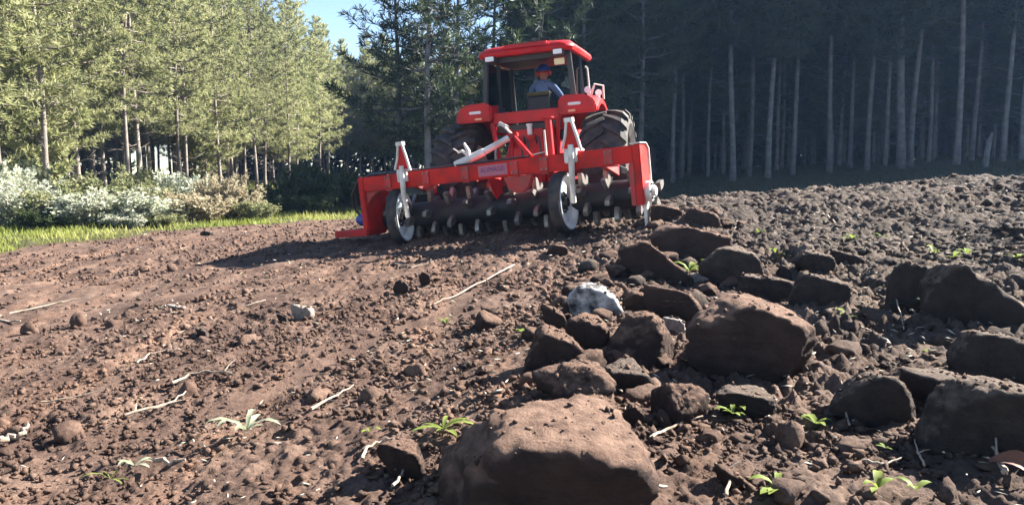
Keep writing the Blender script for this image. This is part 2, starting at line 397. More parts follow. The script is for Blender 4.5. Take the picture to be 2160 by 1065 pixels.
# ------------------------------------------------------------------ pines
M_BARK = mat('pine_bark', (.150, .122, .102), .9, (.272, .231, .197), 5, bump=.8, bscale=22, rand=.2)  # lit copy of the bark, lightened to paint in the sun
M_BARK_SHADE = mat('pine_bark_shade', (.075, .070, .070), .9, (.165, .155, .152), 4, bump=.7, bscale=22, rand=.2)  # shaded copy of the same bark, shade put into the grey
M_NEED = leaf_mat('pine_needles', (0.198, 0.214, 0.086), (0.360, 0.360, 0.186), .5, .2, 1.0)  # lit copy of the needles, sunlight painted into the colour
M_NEED_SHADE = leaf_mat('pine_needles_shade', (.027, .046, .022), (.051, .071, .029), .3, .2, 1.0)  # shaded copy of the needles, shade painted into the green

def tufts(rng, P, D, ln, nn, wid):
    """needle brushes: at each point P a spray of thin blades leaning along D"""
    n = len(P); D = D / np.linalg.norm(D, axis=1, keepdims=True)
    d = rng.normal(size=(n, nn, 3)); d /= np.linalg.norm(d, axis=2, keepdims=True)
    d = d * .95 + D[:, None] * .75 + np.array([0, 0, .18]); d /= np.linalg.norm(d, axis=2, keepdims=True)
    L = ln[:, None] * rng.uniform(.65, 1.15, (n, nn)); s = np.cross(d, rng.normal(size=(n, nn, 3))); s /= np.linalg.norm(s, axis=2, keepdims=True)
    B = P[:, None] - D[:, None] * (ln[:, None, None] * rng.uniform(0, .7, (n, nn, 1)))
    w = wid * rng.uniform(.7, 1.3, (n, nn, 1))
    V = np.stack([B - s * w * .35, B + s * w * .35, B + d * L[..., None] * .6 + s * w * .5, B + d * L[..., None], B + d * L[..., None] * .6 - s * w * .5], 2)
    T = np.array([(0, 1, 2), (0, 2, 4), (4, 2, 3)])[None] + (np.arange(n * nn) * 5)[:, None, None]
    return V.reshape(-1, 3), T.reshape(-1, 3)

def make_pine(seed, H, base, r0, spread, per, dead=10, gap=(.3, .5), nn=13, tl=.3, wid=.034):
    rng = np.random.default_rng(seed); mb = MB()
    bend = rng.normal(0, .12, 2); wob = rng.uniform(0, 6, 2)
    def axis(h): return np.array([bend[0] * (h / H) ** 2 * 2 + .05 * math.sin(h * .7 + wob[0]), bend[1] * (h / H) ** 2 * 2 + .05 * math.sin(h * .6 + wob[1]), h])
    hs = np.linspace(-.3, H, 15); mb.tube([axis(h) for h in hs], [r0 * (1.28 if h < 0 else (1 - .9 * (h / H)) * (1 + .12 * math.exp(-h * 3))) for h in hs], 9)
    P, D, S = [], [], []
    h = base
    while h < H - .15:
        f = (h - base) / (H - base); prof = min(1.0, .55 + f * 2.2) * (1 - f) ** .75 + .10
        nb = per if f < .85 else 4; a0 = rng.uniform(0, 6.28)
        for k in range(nb):
            a = a0 + k * 6.283 / nb + rng.normal(0, .25); Lb = spread * prof * rng.uniform(.6, 1.2)
            rise = -.12 + .75 * f + rng.normal(0, .1)
            d0 = np.array([math.cos(a), math.sin(a), rise]); o = axis(h + rng.uniform(-.15, .15)); pts = []
            for t in np.linspace(0, 1, 5): pts.append(o + d0 * Lb * t + np.array([0, 0, .28 * Lb * t * t - .06 * Lb * math.sin(3.1 * t)]))
            mb.tube(pts, [.022 * Lb * .6 + .010, .02 * Lb * .5 + .008, .011, .007, .004], 4)
            side = np.array([-math.sin(a), math.cos(a), 0]); m = max(5, int(Lb * 9))
            for j in range(m):
                t = .28 + .72 * (j + rng.random()) / m; q = t * 4; i = min(int(q), 3); pb = pts[i] + (pts[i + 1] - pts[i]) * (q - i)
                sw = (1.15 - t) * Lb * .5 * rng.uniform(-1, 1); up = rng.uniform(-.05, .14)
                pd = pb + side * sw + np.array([0, 0, up]); dirn = d0 * .8 + side * np.sign(sw) * .5 + np.array([0, 0, .35])
                P.append(pd); D.append(dirn); S.append(tl * rng.uniform(.75, 1.2))
                if abs(sw) > .28: mb.tube([pb, pd], [.006, .003], 3)
            P.append(pts[-1]); D.append(d0 + np.array([0, 0, .4])); S.append(tl * 1.1)
        h += rng.uniform(*gap)
    P.append(axis(H)); D.append(np.array([0, 0, 1.])); S.append(tl)
    for k in range(dead):                                           # bare dead limbs below the green crown
        hh = rng.uniform(min(.8, base * .4), base + .6); a = rng.uniform(0, 6.28); Lb = rng.uniform(.25, 1.1)
        o = axis(hh); d = np.array([math.cos(a), math.sin(a), rng.uniform(-.1, .5)])
        mid = o + d * Lb * .5 + rng.normal(0, .04, 3); mb.tube([o, mid, o + d * Lb + np.array([0, 0, rng.normal(0, .12)])], [.013, .009, .004], 4)
        mb.tube([mid, mid + (d + rng.normal(0, .5, 3)) * Lb * .35], [.006, .003], 3)
    V, T = tufts(rng, np.array(P), np.array(D), np.array(S), nn, wid)
    crown = np_mesh('crown', V, T, smooth=False)
    me = bpy.data.meshes.new('trunk'); me.from_pydata([tuple(p) for p in mb.v], [], mb.f); me.shade_smooth()
    return me, crown

LEFT_V = [make_pine(100 + i, 12.5 + .5 * (i % 3), b, .10, 2.2, 5, 14, (.42, .75), 14, .25, .03) for i, b in enumerate((2.6, 3.2, 2.0, 3.8, 2.9))]
BRUSH_V = [make_pine(150 + i, 9.5, .9, .10, 1.7, 6, 3) for i in range(2)]
RIGHT_V = [make_pine(200 + i, 14.5, b, .105, 2.5, 6, 18, nn=12, wid=.04, tl=.34) for i, b in enumerate((4.6, 6.4, 5.2, 7.2))]
RLOW_V = [make_pine(250 + i, 14.0, b, .085, 2.4, 6, 8, nn=12, wid=.04, tl=.34) for i, b in enumerate((1.8, 2.6))]
DARK_V = [make_pine(300 + i, 9.4, b, .12, 2.3, 4, 8, (.38, .62), 10, .27, .026) for i, b in enumerate((1.9, 2.6, 1.6))]
for vs, b, nmat in ((LEFT_V, M_BARK, M_NEED), (BRUSH_V, M_BARK, M_NEED), (RIGHT_V, M_BARK_SHADE, M_NEED_SHADE), (RLOW_V, M_BARK_SHADE, M_NEED_SHADE), (DARK_V, M_BARK_SHADE, M_NEED_SHADE)):
    for tm, cm in vs: tm.materials.append(b); cm.materials.append(nmat)

def plant_pine(var, x, y, label, group, rz, s=1.0, lean=(0, 0), thick=1.0):
    e = empty('pine_tree', label, 'tree', group)
    e.location = (x, y, gz(x, y)); e.rotation_euler = (lean[0], lean[1], rz); e.scale = (s, s, s)
    t = link('trunk', var[0], None, e); link('crown', var[1], None, e)
    if thick != 1.0: t.scale = (thick, thick, 1)
    return e

rnd = random.Random(4)
ORD = ['first', 'second', 'third', 'fourth', 'fifth', 'sixth', 'seventh', 'eighth', 'ninth', 'tenth', 'eleventh', 'twelfth', 'thirteenth', 'fourteenth', 'fifteenth', 'sixteenth', 'seventeenth', 'eighteenth', 'nineteenth', 'twentieth']
# sunlit plantation along the left: front row standing beside the field margin
front = [(-14.9, 22.2), (-14.6, 24.0), (-15.2, 26.6), (-14.7, 29.0), (-15.3, 31.2), (-14.6, 33.6), (-15.4, 36.2), (-14.8, 38.6), (-15.3, 41.0), (-14.6, 43.4), (-15.0, 46.4), (-14.5, 49.6), (-15.0, 53.2), (-14.3, 57.0), (-14.6, 61.0)]
for i, (x, y) in enumerate(front):
    plant_pine(LEFT_V[i % 5], x, y, 'sunlit pine at the left forest edge, %s front-row trunk from the left' % ORD[i], 'front row of the sunlit left plantation', rnd.uniform(0, 6.28), rnd.uniform(.92, 1.08), (rnd.gauss(0, .012), rnd.gauss(0, .012)))
for i, (x, y, k, l) in enumerate([(-15.6, 25.2, 0, 'young bushy pine branched down to the white shrubs at far left'), (-16.9, 24.3, 1, 'bushy pine with low boughs cut by the left picture edge'), (-15.9, 39.8, 1, 'small low-branched pine between trunks of the left plantation')]):
    plant_pine(BRUSH_V[k], x, y, l, None, rnd.uniform(0, 6.28), rnd.uniform(.8, .95))
for r in range(1, 8):
    for c in range(19 if r < 5 else 16):
        x = -15.2 - r * 2.3 + rnd.gauss(0, .3); y = 20.5 + c * 2.6 + (r % 2) * 1.3 + rnd.gauss(0, .35)
        if x / y < -1.05: continue
        plant_pine(LEFT_V[rnd.randrange(5)], x, y, 'pine in the inner rows of the sunlit left plantation', 'inner rows of the left plantation', rnd.uniform(0, 6.28), rnd.uniform(.9, 1.1))
# trees that close the clearing far behind the tractor
for i in range(30):
    x = -17 + (i % 10) * 1.9 + rnd.gauss(0, .4); y = 66 + (i // 10) * 3 + rnd.gauss(0, .7)
    plant_pine(LEFT_V[rnd.randrange(5)], x, y, 'far sunlit pine closing the clearing behind the dark pines', 'far pines across the clearing', rnd.uniform(0, 6.28), rnd.uniform(.85, 1.0))
# dark pines standing behind the tractor
for px, d, k, l in [(842, 23.5, 0, 'dark shaded pine left of the tractor cab, leftmost of three'), (905, 21.8, 1, 'dark shaded pine left of the tractor cab, middle of three'), (968, 22.6, 2, 'dark shaded pine just left of the tractor roof'),
                    (1040, 25.5, 0, 'dark pine seen through the left of the cab'), (1130, 24.5, 1, 'dark pine directly behind the tractor cab'), (1225, 25.5, 2, 'dark pine rising beside the right end of the tractor roof'), (1348, 26.0, 1, 'thick dim pine trunk right of the large rear tyre')]:
    x = (px - 1080) / FPX * d
    plant_pine(DARK_V[k], x, d, l, 'dark pines behind the tractor', rnd.uniform(0, 6.28), rnd.uniform(.95, 1.05))
# shaded plantation on the right: front row trunks as they stand
rt = [(1420, 31, .8), (1492, 33, .7), (1540, 29.5, 1.1), (1577, 31.5, .95), (1620, 30, 1.0), (1668, 31, .9), (1745, 30.5, 1.05), (1787, 32.5, .8), (1827, 30.5, 1.0), (1862, 32, .8), (1893, 30, 1.5), (1917, 30.5, 1.1), (1950, 32, .85), (2013, 30.2, 1.15), (2045, 32, .85), (2110, 30.5, 1.0), (2146, 31, .9)]
for i, (px, d, th) in enumerate(rt):
    x = (px - 1080) / FPX * d
    lab = 'stoutest pale trunk among the shaded pines on the right' if th == 1.5 else 'shaded pine of the dark right forest, %s front trunk right of the tractor' % ORD[i]
    plant_pine(RIGHT_V[i % 4], x, d, lab, 'front row of the dark right plantation', rnd.uniform(0, 6.28), rnd.uniform(.95, 1.08), (0, rnd.gauss(.006, .008)), th)
for r in range(1, 9):
    for c in range(19):
        x = 1.5 + c * 2.35 + (r % 2) * 1.1 + rnd.gauss(0, .35); y = 32.0 + r * 2.5 + rnd.gauss(0, .4)
        if x / y > .98: continue
        plant_pine(RLOW_V[c % 2] if (r * 7 + c * 3) % 5 < 3 else RIGHT_V[rnd.randrange(4)], x, y, 'pine in the inner rows of the dark right plantation', 'inner rows of the right plantation', rnd.uniform(0, 6.28), rnd.uniform(.92, 1.1), thick=.85)
for c in range(6):
    x = 22 + c * 2.5 + rnd.gauss(0, .3); y = 30.5 + rnd.gauss(0, .5)
    plant_pine(RIGHT_V[rnd.randrange(4)], x, y, 'pine in the inner rows of the dark right plantation', 'inner rows of the right plantation', rnd.uniform(0, 6.28))
sn = MB(); sn.tube([(0, 0, -.2), (.03, 0, .5), (.12, .02, 1.0), (.20, .03, 1.25)], [.11, .10, .085, .05], 9); sn.tube([(.08, 0, .8), (-.08, .05, 1.1)], [.03, .015], 6)
o = sn.build('snag', M_BARK_SHADE); p = hit(2078, 352); o.location = (p.x, p.y, gz(p.x, p.y)); tag(o, 'short leaning broken trunk at the right forest edge', 'stump')

# deep forest: the wood beyond the rows, too far in to tell trees apart
def deep(name, boxes, label, seed):
    rng = np.random.default_rng(seed); V, T, b = [], [], 0
    for x0, x1, y0, y1, H, n in boxes:
        x, y = rng.uniform(x0, x1, n), rng.uniform(y0, y1, n); z = base_h(x, y) + H * rng.random(n) ** 1.1
        P = np.stack([x, y, z], -1); D = rng.normal(size=(n, 3)) + np.array([0, 0, .4])
        v, t = tufts(rng, P, D, rng.uniform(.45, .9, n), 5, .22); V.append(v); T.append(t + b); b += len(v)
    tag(link(name, np_mesh(name, np.concatenate(V), np.concatenate(T), False), M_NEED_SHADE), label, 'forest', kind='stuff')
deep('deep_forest', [(0, 75, 56, 64, 13, 36000), (-60, -33, 24, 70, 12, 16000), (-34, 6, 76, 84, 12, 9000)], 'dark mass of far forest closing the view between the trunks', 77)

# ------------------------------------------------------------------ machine materials
DUST = (.20, .125, .09)
M_RED = mat('red_paint', (.54, .009, .012), .42, (.40, .008, .011), 5, bump=.12, bscale=9, dust=(.13, .05, .036), dustamt=.4, coat=.05, spec=.25)
M_REDD = mat('red_paint_worn', (.55, .014, .014), .5, (.36, .012, .012), 5, dust=DUST, dustamt=.55)
M_ORNG = mat('orange_red_paint', (.62, .017, .010), .5, (.46, .012, .010), 5.5, bump=.12, bscale=10, dust=(.13, .045, .032), dustamt=.45, coat=0.0, spec=.2)
M_BLK = mat('black_cab_frame', (.018, .019, .022), .45, (.03, .03, .034), 8, dust=DUST, dustamt=.12)
M_RUB = mat('tyre_rubber', (.020, .019, .019), .75, (.034, .03, .028), 9, bump=.4, bscale=30, dust=(.17, .115, .085), dustamt=.55)
M_PALE = mat('pale_paint_sunlit_edges', (.78, .74, .68), .45, (.62, .57, .50), 6, dust=DUST, dustamt=.35)  # pale parts; on the bracket edges it paints in sunlight
M_WHITE = mat('white_rim_paint', (.80, .80, .79), .4, (.66, .65, .63), 5, dust=DUST, dustamt=.25)
M_STEEL = mat('worn_steel', (.26, .245, .225), .45, (.10, .085, .075), 12, metal=.6, dust=DUST, dustamt=.4)
M_DARKST = mat('dark_steel', (.010, .010, .013), .55, (.024, .022, .023), 7, spec=.3, dust=(.06, .045, .035), dustamt=.35)
M_LAMP = mat('lamp_lens', (.82, .83, .84), .2)
M_LENS = mat('tail_lens', (.8, .35, .2), .25)
M_CREAM = mat('cream_plate', (.80, .78, .45), .5)
M_SEAT = mat('seat_vinyl', (.022, .022, .022), .6, (.03, .03, .03), 10)
M_OLIVE = mat('seat_top_vinyl', (.12, .105, .03), .7, (.09, .08, .025), 10)
M_BLUE = mat('blue_motor_paint', (.02, .06, .30), .4, dust=DUST, dustamt=.3)
def glass_mat():
    m = bpy.data.materials.new('cab_glass'); m.use_nodes = True; t = m.node_tree; L = t.links.new
    for n in list(t.nodes):
        if n.type != 'OUTPUT_MATERIAL': t.nodes.remove(n)
    tr = nd(t, 'ShaderNodeBsdfTransparent'); tr.inputs[0].default_value = (.80, .86, .88, 1)
    gl = nd(t, 'ShaderNodeBsdfGlossy'); gl.inputs['Roughness'].default_value = .03
    fr = nd(t, 'ShaderNodeFresnel'); fr.inputs[0].default_value = 1.3
    mx = nd(t, 'ShaderNodeMixShader'); L(fr.outputs[0], mx.inputs[0]); L(tr.outputs[0], mx.inputs[1]); L(gl.outputs[0], mx.inputs[2])
    L(mx.outputs[0], t.nodes['Material Output'].inputs['Surface']); return m
M_GLASS = glass_mat()

def frame(O, yaw, roll, pitch):
    return Matrix.Translation(O) @ (Matrix.Rotation(yaw, 4, 'Z') @ Matrix.Rotation(roll, 4, 'Y') @ Matrix.Rotation(pitch, 4, 'X'))

def ag_tyre(r, w, lugs, depth=.05):
    """farm tyre spun about X with chevron lugs"""
    h = w / 2; mb = MB()
    mb.lathe([(r * .56, -h * .62), (r * .60, -h * .80), (r * .74, -h * .98), (r * .88, -h * .93), (r * .945, -h * .72), (r * .955, 0), (r * .945, h * .72), (r * .88, h * .93), (r * .74, h * .98), (r * .60, h * .80), (r * .56, h * .62), (r * .54, 0), (r * .56, -h * .62)], 48)
    for s in (-1, 1):
        for k in range(lugs):
            a0 = 2 * math.pi * (k + (.5 if s > 0 else 0)) / lugs; V = []
            for t, rr, wd in ((-.04, .95, .030), (.45, .95, .034), (.78, .935, .040), (1.0, .86, .048)):
                a = a0 + .30 * t; x = s * h * t * .99
                for da in (-wd / r, wd / r):
                    for q in (rr * r - .02, rr * r + depth * (1 if t < .9 else .8)):
                        V.append((x, q * math.cos(a + da), q * math.sin(a + da)))
            Fc = []
            for i in range(3):
                b, c = i * 4, i * 4 + 4
                Fc += [(b + 1, b + 3, c + 3, c + 1), (b, b + 1, c + 1, c), (b + 3, b + 2, c + 2, c + 3)]
            Fc += [(0, 2, 3, 1), (12, 13, 15, 14)]
            mb.add(V, Fc)
    return mb

# ------------------------------------------------------------------ tractor
def tractor():
    M0 = frame((.3, 11.0, .38), R(-16), R(-4), R(1.5)); M0 = M0 @ Matrix.Translation((.12, 0, 0))
    T = empty('tractor', 'red cabbed farm tractor seen from behind, pulling the stone rake across the field', 'tractor', mat=M0)
    # chassis and rear axle
    b = MB(); b.box(-.27, .27, -.38, 1.5, .48, 1.16); b.box(-.22, .22, -.50, -.36, .55, 1.05); b.box(-.20, .20, 1.4, 2.7, .50, .95)
    b.build('transmission_housing', M_RED, T, .03)
    b = MB(); b.cyl((-.92, 0, .73), (.92, 0, .73), .13, n=18); b.cyl((-.52, 0, .73), (-.3, 0, .73), .22, n=18); b.cyl((.3, 0, .73), (.52, 0, .73), .22, n=18)
    b.build('rear_axle', M_REDD, T, .01)
    b = MB(); b.box(-.24, .24, -.42, .15, 1.16, 1.30); b.cyl((-.36, -.28, 1.20), (.36, -.28, 1.20), .06, n=14); b.build('hydraulic_lift_cover', M_RED, T, .025)
    b = MB(); b.cyl((.05, -.46, 1.22), (.05, -.46, 1.34), .035); b.cyl((.05, -.46, 1.34), (.05, -.46, 1.37), .045); b.build('oil_cap', M_PALE, T, .004)
    for s in (-1, 1):
        b = MB(); b.bar((s * .34, -.28, 1.20), (s * .38, -.72, 1.08), .05, .09); b.build('lift_arm', M_RED, T, .01)
        b = MB(); b.cyl((s * .38, -.70, 1.08), (s * .40, -.72, .62), .022); b.build('lift_rod', M_STEEL, T)
        b = MB(); b.bar((s * .34, -.1, .58), (s * .42, -1.05, .58), .045, .09); b.build('lower_link', M_REDD, T, .01)
    b = MB(); b.box(-.07, .07, -.62, -.5, .62, .74); b.cyl((0, -.5, .68), (0, -.72, .68), .03); b.build('power_take_off', M_DARKST, T, .01)
    b = MB(); b.box(.10, .32, -.48, -.40, .80, 1.16); b.cyl((.36, -.45, .75), (.36, -.45, 1.36), .04); b.cyl((-.22, -.47, .8), (-.22, -.47, 1.32), .03); b.build('hydraulic_valve_block', M_RED, T, .012)
    for x0 in (-.12, -.02, .14):
        b = MB(); b.tube([(x0, -.47, 1.1), (x0 + .02, -.6, 1.2), (x0 + .10, -.72, 1.12), (x0 + .14, -.8, .9)], .013, 7); b.build('hydraulic_hose', M_BLK, T)
    # platform and cross bar
    b = MB(); b.box(-.48, .48, -.40, -.27, 1.40, 1.555); b.build('rear_crossbar', M_RED, T, .02)
    b = MB(); b.box(-.50, .50, -.26, 1.30, 1.30, 1.38); b.build('cab_floor', M_BLK, T, .01)
    # fenders
    for s in (-1, 1):
        xi, xo = .47, 1.0; ring = []
        N = 14
        for k in range(N + 1):
            a = R(38 + 82 * k / N); c, sn_ = math.cos(a), math.sin(a); q = []
            for x, rr in ((xi, .60), (xi, .90), (xi + .05, .955), ((xi + xo) / 2, .975), (xo - .07, .955), (xo, .90), (xo, .84), (xo - .02, .84), (xo - .03, .89), (xi + .03, .89), (xi + .02, .60)):
                q.append((s * x, c * rr * .92, .74 + sn_ * rr * (1.0 if rr < .7 else 1.0)))
            ring.append(q)
        V = [p for q in ring for p in q]; n = 11
        Fc = [(i * n + k, i * n + (k + 1) % n, (i + 1) * n + (k + 1) % n, (i + 1) * n + k) for i in range(N) for k in range(n)]
        Fc += [tuple(range(n)), tuple(N * n + k for k in range(n))]
        f = MB(); f.add(V, Fc); fo = f.build('fender', M_RED, T, 0, 40)
        pg = [(.475, 1.45), (.99, 1.45), (.99, 1.56), (.93, 1.655), (.80, 1.70), (.56, 1.705), (.475, 1.66)]
        e = MB(); e.prism([(s * x_, z_) for x_, z_ in pg], -.50, -.40, 'y'); e.build('fender_end_panel', M_RED, fo, .022)
        l = MB(); l.box(s * .70 - .09, s * .70 + .09, -.52, -.50, 1.56, 1.60); l.build('tail_lamp', M_LAMP, fo, .01)
        l = MB(); l.box(s * .66 - .05, s * .66 + .05, -.516, -.50, 1.475, 1.505); l.build('reflector', M_LENS, fo, .006)
        b = MB(); b.prism([(-.35, 1.38), (.2, 1.38), (.2, 1.66), (-.1, 1.68)], s * .455, s * .475); b.build('inner_guard', M_BLK, T, .004)
        b = MB(); b.bar((s * .47, -.50, 1.42), (s * .40, -.42, .75), .035, .06); b.build('fender_stay', M_RED, T, .008)
        if s < 0: continue
        b = MB(); b.tube([(s * .98, .25, 1.66), (s * .99, .2, 1.84), (s * .88, .15, 1.87), (s * .80, .2, 1.70)], .016, 8); b.build('grab_handle', M_PALE, T)
    # wheels
    tm = ag_tyre(.735, .64, 19, .05)
    for s in (-1, 1):
        w = empty('wheel'); w.parent = T; w.location = (s * 1.06, 0, .735); w.rotation_euler = (R(11 * s), 0, 0 if s > 0 else math.pi)
        tm.build('tyre', M_RUB, w, 0, 30)
        rm = MB(); rm.lathe([(.40, .17), (.43, .20), (.41, .21), (.37, .15), (.35, .06), (.20, .02), (.12, .05), (0.001, .06)], 36); rm.lathe([(.40, -.17), (.43, -.20), (.41, -.21), (.37, -.15), (.35, .0), (.001, 0)], 36); rm.build('rim', M_PALE, w, 0, 30)
        hb = MB(); hb.cyl((.02, 0, 0), (.12, 0, 0), .085, .075, 16); hb.build('hub', M_REDD, w, .006)
    tf = ag_tyre(.47, .34, 17, .03)
    for s in (-1, 1):
        w = empty('front_wheel'); w.parent = T; w.location = (s * .86, 2.35, .47); w.rotation_euler = (0, 0, 0 if s > 0 else math.pi)
        tf.build('tyre', M_RUB, w, 0, 30)
        rm = MB(); rm.lathe([(.27, .10), (.28, .12), (.24, .08), (.2, .02), (.001, .03)], 28); rm.lathe([(.27, -.10), (.28, -.12), (.24, -.08), (.2, .0), (.001, 0)], 28); rm.build('rim', M_PALE, w, 0, 30)
    b = MB(); b.box(-.70, .70, 2.28, 2.42, .40, .54); b.build('front_axle', M_REDD, T, .02)
    # bonnet
    b = MB(); b.prism([(-.36, .95), (-.36, 1.45), (-.28, 1.60), (.28, 1.60), (.36, 1.45), (.36, .95)], 1.32, 2.95, 'y'); b.build('bonnet', M_RED, T, .04)
    b = MB(); b.box(-.30, .30, 2.952, 2.99, .98, 1.45); b.build('grille', M_BLK, T, .01)
    # cab
    posts = [((-.605, -.12, 2.33), (-.66, -.12, 1.62)), ((.585, -.12, 2.33), (.635, -.12, 1.62)), ((-.62, .52, 2.33), (-.66, .56, 1.38)), ((.60, .52, 2.33), (.65, .56, 1.38)), ((-.60, 1.15, 2.33), (-.60, 1.24, 1.36)), ((.585, 1.15, 2.33), (.60, 1.24, 1.36))]
    for i, (a, c) in enumerate(posts):
        b = MB(); b.bar(a, c, .055 if i != 2 else .045, .07); b.build('cab_post', M_BLK, T, .012)
    for s in (-1, 1):
        b = MB(); b.bar((s * .65, -.12, 1.64), (s * .65, 1.22, 1.60), .05, .06); b.build('window_rail', M_BLK, T, .01)
        g = MB(); g.box(s * .632 - .003, s * .632 + .003, -.08, .50, 1.68, 2.30); g.build('side_window', M_GLASS, T)
        g = MB(); g.box(s * .625 - .003, s * .625 + .003, .57, 1.14, 1.66, 2.30); g.build('door_window', M_GLASS, T)
        b = MB(); b.tube([(s * .70, .60, 1.70), (s * .73, .60, 1.72), (s * .71, .60, 2.15), (s * .68, .60, 2.18)], .013, 7); b.build('door_handrail', M_PALE, T)
    g = MB(); g.box(-.57, .57, 1.175, 1.181, 1.66, 2.30); g.build('windscreen', M_GLASS, T)
    b = MB(); b.bar((-.6, 1.17, 1.64), (.6, 1.17, 1.64), .05, .06); b.build('windscreen_rail', M_BLK, T, .01)
    b = MB(); b.bar((0, 1.19, 1.62), (-.16, 1.19, 2.02), .012, .02); b.build('wiper', M_BLK, T)
    b = MB(); b.box(-.60, .60, -.16, 1.20, 2.325, 2.345); b.bar((-.6, -.13, 2.30), (.6, -.13, 2.30), .05, .07); b.build('roof_lining', M_BLK, T, .006)
    # roof: rounded loft
    def rr(hx, y0, y1, z, rad, n=6):
        cs = [(hx - rad, y1 - rad, 0), (-hx + rad, y1 - rad, 90), (-hx + rad, y0 + rad, 180), (hx - rad, y0 + rad, 270)]
        return [(cx + rad * math.cos(R(a + 90 * k / n)), cy + rad * math.sin(R(a + 90 * k / n)), z - (.02 * abs(cx / hx) ** 2)) for cx, cy, a in cs for k in range(n + 1)]
    prof = [rr(.60, -.22, 1.24, 2.35, .10), rr(.665, -.31, 1.31, 2.345, .14), rr(.69, -.33, 1.33, 2.385, .15), rr(.68, -.32, 1.32, 2.42, .16), rr(.62, -.25, 1.26, 2.475, .20), rr(.48, -.10, 1.12, 2.50, .25)]
    n = len(prof[0]); b = MB(); b.add([p for q in prof for p in q], [(i * n + k, i * n + (k + 1) % n, (i + 1) * n + (k + 1) % n, (i + 1) * n + k) for i in range(5) for k in range(n)] + [tuple(range(n))[::-1], tuple(5 * n + k for k in range(n))])
    ro = b.build('roof', M_RED, T, 0, 50)
    b = MB(); b.box(-.30, .36, -.338, -.20, 2.385, 2.475); b.build('roof_vent_panel', M_RED, ro, .03)
    for x, nm in ((-.49, 'a'), (.48, 'b')):
        b = MB(); b.box(x - .075, x + .075, -.325, -.22, 2.265, 2.345); lo = b.build('work_lamp', M_BLK, T, .01)
        b = MB(); b.box(x - .062, x + .062, -.335, -.322, 2.275, 2.338); b.build('lens', M_LAMP, lo, .006)
    b = MB(); b.box(.39, .54, -.175, -.16, 2.15, 2.24); b.build('plate', M_CREAM, T, .008)
    for x, y, z in ((.78, .15, 1.80), (.90, .35, 1.76)):
        b = MB(); b.cyl((x, y, z - .12), (x, y, z - .03), .015); b.cyl((x, y - .03, z), (x, y + .05, z), .05, .03, 14); b.build('marker_lamp', M_LAMP, T, .005)
    # seat, wheel, dash
    b = MB(); b.box(-.20, .20, .36, .44, 1.50, 1.82); sb = b.build('seat_back', M_SEAT, T, .04)
    b = MB(); b.box(-.19, .19, .355, .445, 1.815, 1.865); b.build('headrest_pad', M_OLIVE, sb, .02)
    b = MB(); b.box(-.21, .21, .42, .84, 1.42, 1.50); b.build('seat_cushion', M_SEAT, T, .03)
    b = MB(); b.box(-.25, .25, 1.0, 1.15, 1.38, 1.72); b.build('dashboard', M_BLK, T, .03)
    b = MB(); c = Vector((.02, .93, 1.80)); q = Matrix.Translation(c) @ Matrix.Rotation(R(-35), 4, 'X')
    b.tube([q @ Vector((.17 * math.cos(2 * math.pi * k / 24), .17 * math.sin(2 * math.pi * k / 24), 0)) for k in range(25)], .012, 6); b.cyl(c, (.02, 1.05, 1.66), .016)
    for k in range(3): b.cyl(c, q @ Vector((.17 * math.cos(2.09 * k), .17 * math.sin(2.09 * k), 0)), .009, n=6)
    b.build('steering_wheel', M_BLK, T)
    b = MB(); b.cyl((.36, .75, 1.38), (.34, .70, 1.74), .01, n=6); b.cyl((.34, .70, 1.74), (.34, .70, 1.80), .022, n=10); b.build('control_lever', M_LAMP, T)
    b = MB()
    for k in range(9):
        a = k * .7; b.cyl((.44 + .03 * math.cos(a), .95 + .03 * math.sin(a), 1.70 + k * .035), (.44 + .03 * math.cos(a + .7), .95 + .03 * math.sin(a + .7), 1.735 + k * .035), .008, n=5)
    b.build('coiled_cable', M_STEEL, T)
    return M0
M_TR = tractor()

